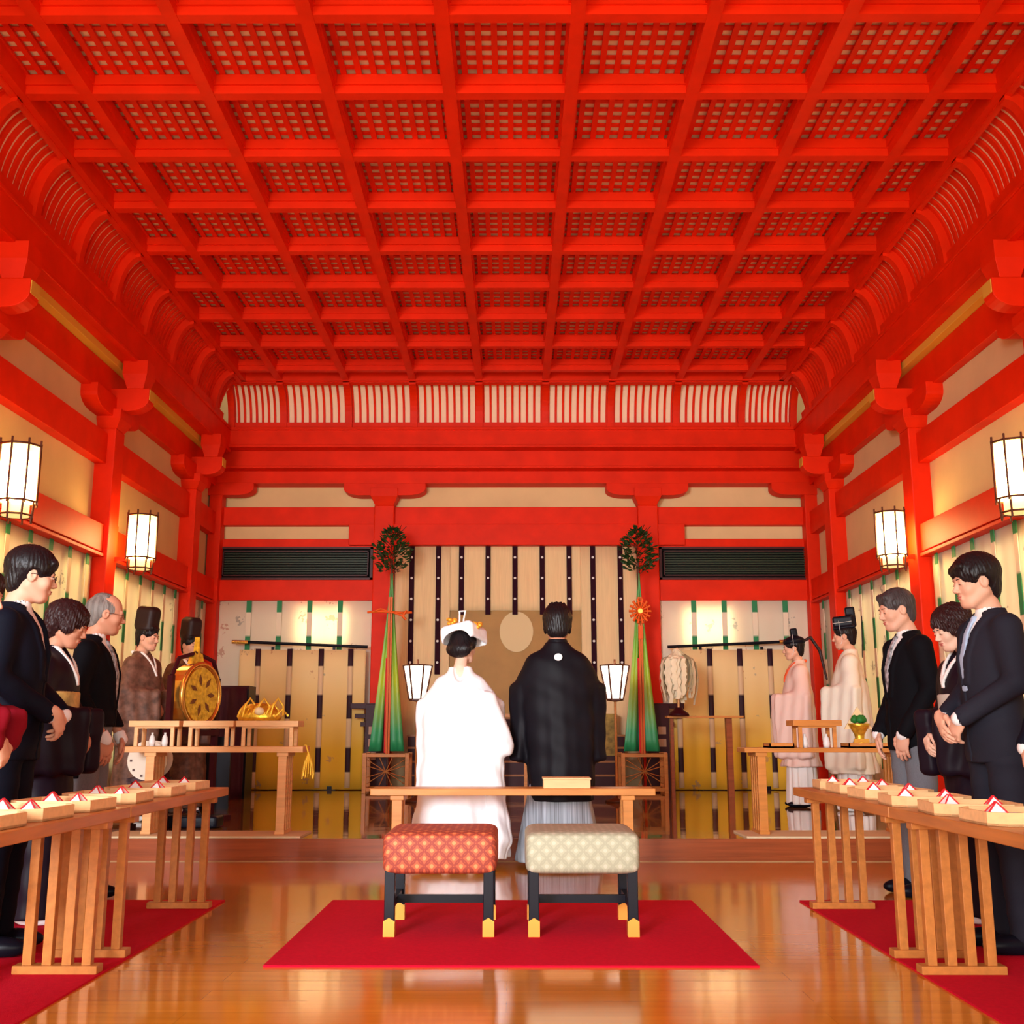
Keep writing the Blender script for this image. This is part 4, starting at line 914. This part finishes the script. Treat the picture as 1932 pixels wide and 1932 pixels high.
# arm poses: shoulder, elbow, wrist, finger dir, palm normal
ARMS={
 'clasp':dict(E=(.225,-.01,1.135),W=(.085,.185,.985),F=(-.62,.18,-.75),P=(-.2,-.95,0)),
 'down':dict(E=(.225,-.035,1.135),W=(.215,.05,.885),F=(.0,.12,-1),P=(-.9,-.2,0)),
 'thigh':dict(E=(.225,-.03,1.135),W=(.16,.12,.885),F=(-.1,.15,-1),P=(-.5,-.8,0)),
 'away':dict(E=(.235,.03,1.14),W=(.08,.24,1.10),F=(-.7,.5,.1),P=(0,-1,-.3)),
}
def person(label,loc,face,H,outfit,hair,hm,arms='clasp',yaw=0,pitch=.1,skin=SKIN,fem=False,closed=True,lean=0,opts={}):
    s=H/1.75; r=thing('person',label,'person',loc,face)
    R=head_frame(yaw,pitch); hc=head_tf(R); ar=ARMS[arms]; SH=(.165,-.01,1.39)
    mir=lambda p,sg:(p[0]*sg,p[1],p[2])
    # body
    M=Multi()
    def fhead(P):
        q=(P-hc)@R; d=headsdf(q,fem)
        a=tuple(hc+R@A3(0,-.022,-.07)); d=smin(d,seg(P,a,(0,-.035,1.44),.050 if not fem else .043,.056 if not fem else .048),.025)
        d=smin(d,seg(P,(-.05,-.025,1.375),(.05,-.025,1.375),.045,.045),.04); return d
    lo,hi=bb([hc-A3(.105,.125,.13),hc+A3(.105,.13,.13),A3(-.13,-.09,1.38),A3(.13,.06,1.45)],.01)
    M.add(snet(fhead,lo,hi,.0042))
    eyes(M,R,hc,fem,closed)
    hands=[]
    for sg in (-1,1):
        if arms=='away' : continue
        wq=mir(ar['W'],sg); F=mir(ar['F'],sg); P_=mir(ar['P'],sg)
        if arms=='clasp': wq=(wq[0],wq[1]+(.02 if sg>0 else 0),wq[2]+(.0 if sg>0 else -.0))
        cen=Vector(wq)+Vector(F).normalized()*.08; e=ar['E']; e=mir(e,sg)
        fh=lambda P,wq=wq,F=F,P_=P_,sg=sg,e=e: smin(handsdf(P,wq,F,P_,sg*(1 if arms!='clasp' else 1),.30 if arms!='clasp' else .42),np.maximum(seg(P,e,wq,.030,.025),-((P-A3(*e))@A3(*(Vector(wq)-Vector(e)).normalized())-(Vector(wq)-Vector(e)).length*.75)),.015)
        lo,hi=bb([np.array(cen)-.11,np.array(cen)+.11,np.array(wq)-.04,np.array(wq)+.04],.0)
        M.add(snet(fh,lo,hi,.0042))
    # simple inner body joins neck, arms and legs under the clothes
    def fbody(P):
        d=stack(P,[(.86,0,0,.13,.09),(1.05,0,0,.12,.085),(1.25,0,0,.13,.085),(1.34,0,-.01,.11,.07),(1.40,0,-.02,.055,.05)])
        for sg in (-1,1):
            d=smin(d,seg(P,(sg*(opts.get('sx',.165)-.02),-.01,opts.get('sz',1.38)-.03),mir(ar['E'],sg),.040,.036),.03); d=smin(d,seg(P,mir(ar['E'],sg),mir(ar['W'],sg),.035,.026),.02)
            d=smin(d,seg(P,(sg*.085,0,.88),(sg*.09,0,.48),.075,.05),.03); d=smin(d,seg(P,(sg*.09,0,.48),(sg*.09,-.01,.08),.048,.032),.02); d=smin(d,seg(P,(sg*.09,-.02,.05),(sg*.09,.1,.035),.032,.025),.02)
        return d
    M.add(snet(fbody,(-.3,-.16,0.005),(.3,.3,1.46),.016))
    M.obj('body',[skin,LIP,EYE,EYEW],r,s)
    # hair
    hh=Multi(); fq=lambda P:(P-hc)@R
    hh.add(snet(lambda P:hairsdf(fq(P),hair,fem),hc-.17,hc+.19,.0048)); hh.obj('hair',hm,r,s)
    def add(name,fn,lo,hi,m,h=.009,res=None):
        return Multi().add(snet(fn,lo,hi,h)).obj(name,m,r,s)
    if outfit=='suit':
        jm=opts['jacket']; lg=opts.get('tail',0)
        rows=[(.79-lg,0,-.01,.185,.125),(.95,0,0,.175,.125),(1.08,0,.0,.160,.12),(1.25,0,.0,.182,.125),(1.36,0,-.01,.175,.108),(1.42,0,-.018,.125,.085),(1.475,0,-.028,.070,.062)]
        zV=opts.get('zv',1.13)
        def fj(P,off=0.0,arm=True):
            d=stack(P,rows)+off
            if arm:
                for sg in (-1,1):
                    d=smin(d,seg(P,mir((.172,-.012,1.375),sg),mir(ar['E'],sg),.066,.054),.035)
                    w2=Vector(mir(ar['W'],sg)); e2=Vector(mir(ar['E'],sg)); w2=e2+(w2-e2)*.97
                    d=smin(d,seg(P,tuple(e2),tuple(w2),.054,.043),.02)
            return d
        def jacket(P):
            d=fj(P); ax=np.abs(P[:,0])
            for sg in (-1,1): d=smin(d,strip(P,rows,sg*(.012+(P[:,2]-zV)*.225),.016+(1.45-P[:,2]).clip(0,.3)*.05,zV,1.45,.008),.006)
            v=np.maximum(np.maximum((ax-(P[:,2]-zV)*.21),.035-P[:,1]),zV-P[:,2]); d=smax(d,-v,.006)
            d=smax(d,-seg(P,(0,-.025,1.40),(0,-.01,1.56),.060,.072),.006)
            fl=np.maximum(ax-.004,np.maximum(.08-P[:,1],P[:,2]-zV)); d=smax(d,-fl,.004)
            d=d+.0022*np.sin(P[:,2]*55+P[:,0]*30)*np.clip((1.3-P[:,2])*3,0,1)
            for sg in (-1,1):
                e0=Vector(mir(ar['E'],sg)); w0=Vector(mir(ar['W'],sg)); d=smax(d,-seg(P,tuple(e0+(w0-e0)*.90),tuple(e0+(w0-e0)*1.25),.030,.034),.004)
            if lg: d=smax(d,-np.maximum(np.maximum(.0-P[:,1],P[:,2]-.95),-( -(P[:,0]*0))-1),.01)
            return d
        add('jacket',jacket,(-.33,-.20,.74-lg),(.33,.33,1.50),jm,.0075)
        add('shirt',lambda P:smin(np.maximum(fj(P,.012,False),1.05-P[:,2]),np.maximum(seg(P,(0,-.026,1.42),(0,-.022,1.452),.064,.0615),-seg(P,(0,-.03,1.45),(0,-.01,1.62),.05,.056)),.008),(-.2,-.15,1.02),(.2,.16,1.53),mat('white_shirt',(.85,.83,.82),.7),.008)
        for sg in (-1,1):
            if arms!='away': 
                e2=Vector(mir(ar['E'],sg)); w2=Vector(mir(ar['W'],sg)); a2=e2+(w2-e2)*.90; b2=e2+(w2-e2)*1.03
                lo,hi=bb([np.array(a2),np.array(b2)],.06); add('shirt_cuff',lambda P:np.maximum(seg(P,tuple(a2),tuple(b2),.036,.036),-((P-A3(*e2))@A3(*(w2-e2).normalized())-(w2-e2).length*.88)),lo,hi,mat('white_shirt',(.85,.83,.82),.7),.006)
        if opts.get('tie'):
            add('necktie',lambda P:smin(strip(P,rows,0,.016+(1.43-P[:,2]).clip(0,.3)*.05,1.10,1.42,.006,-.004),ell(P,(0,.050,1.425),(.02,.016,.020)),.008),(-.05,.02,1.08),(.05,.16,1.47),opts['tie'],.006)
        if opts.get('square'): add('pocket_square',lambda P:strip(P,rows,-.105*opts['square'],.028-np.abs(P[:,2]-1.285)*.9,1.27,1.305,.007),(-.16,.03,1.25),(.16,.14,1.34),CWHITE,.004)
        tm=opts.get('trousers',jm)
        def ft(P):
            d=stack(P,[(.80,0,-.01,.165,.11),(.92,0,-.01,.160,.115),(1.02,0,0,.150,.108)])
            for sg in (-1,1):
                d=smin(d,seg(P,(sg*.085,-.01,.86),(sg*.095,0,.47),.094,.074),.03); d=smin(d,seg(P,(sg*.095,0,.47),(sg*.098,-.015,.075),.074,.062),.03)
            d=d+.0015*np.sin(P[:,2]*70)
            return np.maximum(d,.04-P[:,2])
        add('trousers',ft,(-.22,-.17,.03),(.22,.15,1.04),tm,.009)
        for sg in (-1,1): add('shoe',lambda P:np.maximum(smin(ell(P,(sg*.1,.045,.035),(.046,.135,.045)),ell(P,(sg*.1,-.045,.06),(.042,.055,.045)),.03),-P[:,2]+.002),(sg*.1-.06,-.12,-.01),(sg*.1+.06,.2,.12),BLK,.007)
    elif outfit in('kimono','robe','miko','groom','bride'):
        om=opts['cloth']; sl=opts.get('sleeve',.30); wide=opts.get('wide',1.0); zh=opts.get('hem',.03)
        base=opts.get('rows') or [(zh,0,.0,.20*wide,.17*wide),(.5,0,0,.185*wide,.145*wide),(.85,0,-.01,.185*wide,.135*wide),(1.1,0,-.0,.175*wide,.13*wide),(1.3,0,-.0,.185,.125),(1.38,0,-.012,.165,.105),(1.44,0,-.02,.105,.075),(1.48,0,-.03,.068,.062)]
        def fr(P):
            d=stack(P,base,opts.get('folds',.03),opts.get('nf',10),opts.get('ph',0))
            for sg in (-1,1):
                d=smin(d,seg(P,mir((opts.get('sx',.16),-.012,opts.get('sz',1.36)),sg),mir(ar['E'],sg),.072,.075),.05); E_=Vector(mir(ar['E'],sg)); W_=Vector(mir(ar['W'],sg))
                d=smin(d,seg(P,tuple(E_),tuple(E_+(W_-E_)*.95),.070,.060),.03)
                mid=(E_*.45+W_*.55); dd=(W_-E_); ang=math.atan2(dd.y,dd.x*1.0)
                Rz=rot('Z',ang); c=(mid.x+(.03*sg),mid.y-.01,mid.z-sl*.5+.03)
                sv=rbox(P,c,(dd.xy.length*.5+.055*wide,.040+.015*wide,sl*.5+.05),.035,Rz)
                q=(P-A3(*c))@Rz; sv=sv+.006*np.sin(q[:,0]*55+q[:,2]*9)
                d=smin(d,sv,.03)
            d=smax(d,-seg(P,(0,-.02,1.42),(0,-.0,1.58),.050,.078),.01)
            if outfit=='bride': d=smax(d,-ell(P,(0,-.17,1.44),(.055,.12,.12)),.012)
            if opts.get('vopen'):
                v=np.maximum((np.abs(P[:,0])-(P[:,2]-1.30)*.33),np.maximum(.03-P[:,1],1.30-P[:,2])); d=smax(d,-v,.006)
            return d+.003*np.sin(P[:,2]*34+P[:,0]*20+P[:,1]*12)
        add('robe',fr,(-.42*wide-.03,-.34,zh-.02),(.42*wide+.03,.42,1.50),om,.0095)
        if opts.get('collar'): add('collar',lambda P:np.minimum(np.minimum(strip(P,base,(P[:,2]-1.26)*.36-.01,.014,1.25,1.47,.010),strip(P,base,-(P[:,2]-1.26)*.36,.014,1.27,1.47,.008)),np.maximum(seg(P,(-.05,-.085,1.47),(.05,-.085,1.47),.018,.018),-9)),(-.12,-.13,1.2),(.12,.16,1.51),opts['collar'],.007)
        if opts.get('under'): add('underskirt',lambda P:stack(P,[(.03,0,0,.19,.16),(.5,0,0,.17,.14),(.9,0,0,.15,.11)],.05,14),(-.25,-.22,.01),(.25,.22,.92),opts['under'],.010)
        if opts.get('obi'): add('obi_sash',lambda P:smin(stack(P,[(.99,0,0,.178,.134),(1.22,0,0,.186,.136)]),rbox(P,(0,-.155,1.13),(.11,.045,.10),.03),.01),(-.24,-.24,.96),(.24,.17,1.25),opts['obi'],.009)
        for sg in (-1,1): add('shoe',lambda P:np.maximum(ell(P,(sg*.09,.05,.03),(.043,.125,.035)),-P[:,2]+.002),(sg*.09-.06,-.1,-.01),(sg*.09+.06,.2,.09),opts.get('shoe',CWHITE),.009)
    if opts.get('glasses'):
        g=MB(); T=lambda p:tuple((hc+R@A3(*p))*s)
        for sg in (-1,1):
            g.tube([T((sg*(.031+.021*math.cos(a)),.101-.004*abs(math.cos(a)),-.004+.015*math.sin(a))) for a in [k*PI/8 for k in range(17)]],.0014,5,cap=False)
            g.tube([T((sg*.052,.098,0)),T((sg*.080,.05,.0)),T((sg*.083,-.005,-.002)),T((sg*.082,-.02,-.012))],.0014,5)
        g.tube([T((-.010,.103,0)),T((.010,.103,0))],.0014,5); obj('glasses',g,FRAME if opts['glasses']==1 else BLK,r)
    hat=opts.get('hat'); T3=lambda fn: (lambda P: fn((P-hc)@R))
    if hat=='eboshi':
        add('tall_hat',T3(lambda q:smin(rbox(q,(0,-.035,.165),(.082,.100,.115),.055),ell(q,(0,-.02,.075),(.090,.108,.045)),.02)),hc-.17,hc+A3(.17,.17,.33),mat('brown_black_hat',(.022,.008,.008),.5),.008)
    if hat=='kanmuri':
        add('court_hat',T3(lambda q:np.minimum(smin(rbox(q,(0,-.01,.125),(.075,.095,.065),.02),rbox(q,(0,-.085,.175),(.060,.045,.095),.015),.01),rbox(q,(0,-.01,.08),(.086,.100,.012),.01))),hc-.19,hc+A3(.19,.19,.30),BLK,.0065)
        g=MB(); T=lambda p:tuple((hc+R@A3(*p))*s); 
        for sg in (-1,1): g.tube([T((sg*.07,.03,.165)),T((sg*.085,.03,.08)),T((sg*.078,.02,-.04)),T((sg*.03,.06,-.118)),T((0,.065,-.121))],.0022,5)
        g.tube([T((.086,.085,.125)),T((.09,0,.127)),T((.086,-.085,.13))],.0022,5);g.tube([T((-.086,.085,.125)),T((-.09,0,.127)),T((-.086,-.085,.13))],.0022,5)
        obj('hat_cord',g,CWHITE,r)
        add('hat_tail',T3(lambda q:rbox(q,(0,-.165,-.02),(.025,.004,.20),.003,rot('X',.12))),hc+R@A3(0,-.165,-.02)-A3(.14,.14,.27),hc+R@A3(0,-.165,-.02)+A3(.14,.14,.27),BLK,.007)
    if hat=='suikan':
        add('small_hat',T3(lambda q:smin(smin(rbox(q,(0,-.035,.155),(.032,.036,.05),.015),ell(q,(0,-.02,.07),(.094,.112,.055)),.012),ell(q,(0,-.03,.06),(.09,.11,.05)),.01)),hc-.17,hc+A3(.17,.17,.25),BLK,.0065)
        g=MB(); T=lambda p:tuple((hc+R@A3(*p))*s)
        for sg in (-1,1): g.tube([T((sg*.05,-.01,.14)),T((sg*.098,0,.07)),T((sg*.082,.01,-.04)),T((sg*.03,.06,-.118)),T((0,.065,-.12))],.0022,5)
        obj('hat_cord',g,CWHITE,r)
        # long hair tail looping behind
        add('hair_tail',lambda P:np.minimum(np.minimum(seg(P,tuple(hc+R@A3(0,-.10,.05)),tuple(hc+R@A3(0,-.20,.09)),.016,.016),seg(P,tuple(hc+R@A3(0,-.20,.09)),tuple(hc+R@A3(0,-.27,-.06)),.016,.018)),seg(P,tuple(hc+R@A3(0,-.27,-.06)),tuple(hc+R@A3(0,-.29,-.36)),.018,.012)),hc-A3(.35,.38,.42),hc+A3(.35,.05,.15),HAIRB,.009)
    r['_hc']=0; del r['_hc']
    return r,s,hc,R
NAVY=mat('navy_suit',(.004,.005,.012),.75,spec=.12,bump=.1,bscale=200)
CHAR=mat('charcoal_suit',(.018,.018,.028),.75,spec=.12,bump=.1,bscale=200)
BLACKC=mat('black_wool',(.003,.003,.005),.8,spec=.12)
GREYT=mat('grey_striped_trousers',(.16,.17,.19),.8,var=.3,vscale=60,stretch=(30,30,.3))
STRIPE=mat('striped_tie',(.35,.34,.36),.5,var=.8,vscale=40)
BLUETIE=mat('pale_blue_tie',(.40,.52,.70),.5)
BKIM=mat('black_silk_kimono',(.012,.006,.010),.5,spec=.12)
FLOR=mat('black_kimono_with_hem_pattern',(.012,.006,.012),.5,spec=.12)
d=math.radians
# facing: rz such that local +Y points to facing dir; dir angle th from +x => rz=th-90deg
def fz(deg): return d(deg-90)
LX=-2.42
# left row, from the nearest
person('person in navy suit and glasses with full black hair, foremost in the left row',(-2.235,4.98,.008),fz(6),1.80,'suit','fringe',HAIR,'clasp',.38,.14,SKIN,False,False,0,dict(jacket=NAVY,glasses=2))
person('person in black kimono with short dark hair, second in the left row',(-2.37,5.72,.008),fz(2),1.635,'kimono','bob',HAIRB,'clasp',.1,.35,SKINR,True,True,0,dict(cloth=FLOR,collar=CWHITE,vopen=1,obi=mat('gold_obi',(.55,.38,.12),.5,var=.4,vscale=20),sleeve=.26,hem=.04,folds=.015))
person('person with thin grey hair and glasses in a black tailcoat, left row',(-2.42,6.42,.008),fz(4),1.77,'suit','receding',HAIRG,'thigh',.3,.16,SKINR,False,True,0,dict(jacket=BLACKC,trousers=GREYT,tie=STRIPE,glasses=1,tail=.12,zv=1.05))
person('person in red at the left edge, only sleeve and hand in view',(-2.11,4.24,.008),fz(5),1.60,'kimono','bob',HAIRB,'clasp',0,.2,SKIN,True,True,0,dict(cloth=mat('red_dress',(.20,.004,.012),.8,spec=.1),sleeve=.02,hem=.35,folds=.02,shoe=BLK))
# right row
person('person in charcoal suit with full black hair, hands clasped, foremost in the right row',(2.215,5.05,.008),fz(182),1.775,'suit','fringe',HAIR,'clasp',0,.16,SKIN,False,True,0,dict(jacket=CHAR,tie=BLUETIE))
person('person in black kimono with dark hair, half hidden in the right row',(2.39,5.78,.008),fz(185),1.62,'kimono','bob',HAIRB,'clasp',.05,.35,SKINW,True,True,0,dict(cloth=FLOR,collar=CWHITE,vopen=1,obi=mat('silver_obi',(.62,.58,.50),.5),sleeve=.26,hem=.04,folds=.015))
person('person with swept-back grey hair, black coat, grey trousers and white pocket square',(2.43,6.72,.0),fz(186),1.84,'suit','short',HAIRS,'thigh',0,.22,SKIN,False,True,0,dict(jacket=BLACKC,trousers=GREYT,tie=STRIPE,square=-1,tail=.0,zv=1.08))
person('person in navy suit at the right edge, only sleeve and hand in view',(2.24,4.38,.008),fz(180),1.74,'suit','short',HAIR,'thigh',0,.1,SKIN,False,True,0,dict(jacket=NAVY))
# musicians
BRN=mat('brown_silk_robe',(.16,.075,.05),.55,var=.45,vscale=18); BRN2=mat('dark_brown_silk_robe',(.12,.05,.03),.55,var=.45,vscale=18)
person('person in brown robe and tall black hat, left of the gilt drum',(-3.36,10.0,.16),fz(-15),1.77,'robe','short',HAIR,'clasp',0,.12,SKIN,False,True,0,dict(cloth=BRN,collar=CWHITE,hat='eboshi',sleeve=.40,wide=1.25,hem=.05))
person('person in dark brown robe and tall black hat, behind the gilt drum',(-3.25,11.0,.16),fz(-40),1.77,'robe','short',HAIR,'clasp',0,.12,SKIN,False,True,0,dict(cloth=BRN2,collar=CWHITE,hat='eboshi',sleeve=.40,wide=1.25,hem=.05))
# priest and shrine attendant
WSILK=mat('white_silk_robe',(.85,.80,.68),.55,bump=.15,bscale=60); PINK=mat('pale_pink_robe',(.84,.60,.52),.6); 
person('person in wide white robes and high black court hat with chin cord',(3.42,11.15,.16),fz(165),1.88,'robe','short',HAIR,'clasp',0,.08,SKIN,False,True,0,dict(cloth=WSILK,hat='kanmuri',sleeve=.66,wide=1.35,hem=.34,under=CWHITE,shoe=CWHITE,folds=.03))
person('person in pale pink robe and small black hat beside the right screen',(3.05,11.75,.16),fz(175),1.80,'robe','short',HAIR,'clasp',0,.12,SKIN,True,True,0,dict(cloth=PINK,collar=mat('orange_collar',(.85,.12,.03),.6),hat='suikan',sleeve=.55,wide=1.2,hem=.40,under=CWHITE,folds=.03,shoe=BLK))
# ---- the couple
GH=1.87
HAK=mat('grey_blue_hakama',(.30,.34,.38),.6,var=.5,vscale=10,stretch=(9,1,.05)); HAORI=mat('black_haori',(.007,.006,.009),.55,spec=.12,var=.2,vscale=6)
g,s,hc,R=person('groom seen from behind in black crested coat over grey-blue pleated skirt trousers',(.345,8.05,.0),fz(90),GH,'groom','spiky',HAIR,'away',-.05,.12,SKINR,False,True,0,dict(cloth=HAORI,hem=.44,sleeve=.42,sx=.135,sz=1.335,wide=1.22,folds=.03,nf=7,shoe=CWHITE,
  rows=[(.42,.02,0,.215,.18),(.7,.02,0,.232,.178),(.95,.01,0,.25,.17),(1.15,.0,-.0,.255,.165),(1.28,0,-.0,.245,.15),(1.36,0,-.012,.20,.125),(1.42,0,-.02,.13,.09),(1.48,0,-.03,.070,.066)]))
hk=Multi().add(snet(lambda P:stack(P,[(.035,0,0,.295,.21),(.35,0,0,.235,.165),(.60,0,0,.18,.13),(.8,0,0,.15,.11)],.03,9),(-.36,-.27,.01),(.36,.27,.82),.010)); hk.obj('hakama',HAK,g,s)
cr=MB().add([(.028*math.cos(a),-.156,1.372+.024*math.sin(a)) for a in [k*PI/8 for k in range(16)]]+[(.028*math.cos(a),-.125,1.372+.024*math.sin(a)) for a in [k*PI/8 for k in range(16)]],[tuple(range(16)),tuple(range(16,32))]+[(k,(k+1)%16,16+(k+1)%16,16+k) for k in range(16)])
cr.v=[(x*s,y*s,z*s) for x,y,z in cr.v]; obj('crest',cr,CWHITE,g)
add_col=Multi().add(snet(lambda P:np.maximum(stack(P,[(1.40,0,-.028,.085,.078),(1.50,0,-.03,.066,.066)]),-seg(P,(0,-.03,1.46),(0,-.0,1.6),.052,.062)),(-.13,-.14,1.38),(.13,.08,1.52),.007)); add_col.obj('collar',HAORI,g,s)
BW=mat('white_bridal_silk',(.94,.96,1.0),.5,var=.04,vscale=14,bump=.4,bscale=22)
BH=1.70
b,s,hc,R=person('bride seen from behind in white wedding kimono and white hood',(-.365,8.0,.0),fz(90),BH,'bride','bun',HAIR,'away',-.45,.18,SKINW,True,True,0,dict(cloth=BW,hem=.07,sleeve=.56,sx=.12,sz=1.30,wide=1.12,folds=.035,nf=9,ph=1,shoe=CWHITE,
  rows=[(.07,.005,.02,.355,.27),(.12,.0,.02,.365,.275),(.30,-.015,.01,.335,.25),(.55,-.02,0,.275,.21),(.8,-.0,0,.265,.20),(1.0,.01,-.01,.29,.205),(1.14,.02,-.01,.29,.195),(1.25,.0,-.01,.235,.17),(1.31,0,-.02,.18,.135),(1.36,0,-.035,.125,.105),(1.41,0,-.05,.092,.088),(1.44,0,-.055,.082,.078)]))
def T3(fn): return lambda P: fn((P-hc)@R)
# raised outer robe lobe on her right, hem gathered
Multi().add(snet(lambda P:smin(stack(P,[(.07,.27,-.05,.07,.11),(.2,.30,-.05,.095,.14),(.45,.255,-.05,.09,.13),(.8,.24,-.04,.085,.12),(1.1,.24,-.03,.085,.11),(1.26,.17,-.02,.07,.09)],.05,7),seg(P,(.22,-.16,1.2),(.33,-.1,.86),.06,.075),.05)+.004*np.sin(P[:,2]*40+P[:,0]*60),(.08,-.26,.04),(.46,.14,1.32),.009)).obj('outer_sleeve',BW,b,s)
def hq(q): return (q-A3(0,0,.06))@rot('Y',-.20)+A3(0,0,.06)
hood=Multi().add(snet(T3(lambda q0:(lambda q:np.maximum(np.maximum(rbox(q,(0,-.02,.070),(.138,.15,.075),.045),-rbox(q,(0,-.02,.05),(.126,.138,.078),.045)),-(q[:,2]-.002-.075*np.sqrt(np.clip(1-(q[:,0]/.11)**2,0,1))*(q[:,1]<0))))(hq(q0))),hc-.2,hc+.25,.0055)); hood.obj('hood',BW,b,s)
Multi().add(snet(T3(lambda q:smin(ell(q,(0,-.01,.10),(.085,.10,.05)),ell(q,(0,-.04,.13),(.06,.05,.03)),.02)),hc-.2,hc+.25,.008)).obj('hood_crown',CWHITE,b,s)
g2=MB(); T=lambda p:tuple((hc+R@A3(*p))*s)
for sg in (-1,1): g2.tube([T((sg*.016-.02,-.05,.13)),T((sg*.018-.02,-.05,.20)),T((sg*.026-.02,-.05,.265))],.007,6)
g2.tube([T((-.042,-.05,.262)),T((.002,-.05,.262))],.006,6); obj('hair_comb',g2,CWHITE,b)
for sg in (-1,1):
    g3=MB()
    for k in range(7): a=k*.9; g3.lathe([(0,-.016),(.019,-.005),(.019,.008),(0,.018)],T((sg*.11+.026*math.cos(a),-.04+.02*math.sin(a),.165-.02*sg+.018*math.sin(a*2))),8)
    obj('gold_hair_ornament',g3,mat('orange_gold',(.9,.42,.04),.35,metal=.4),b)
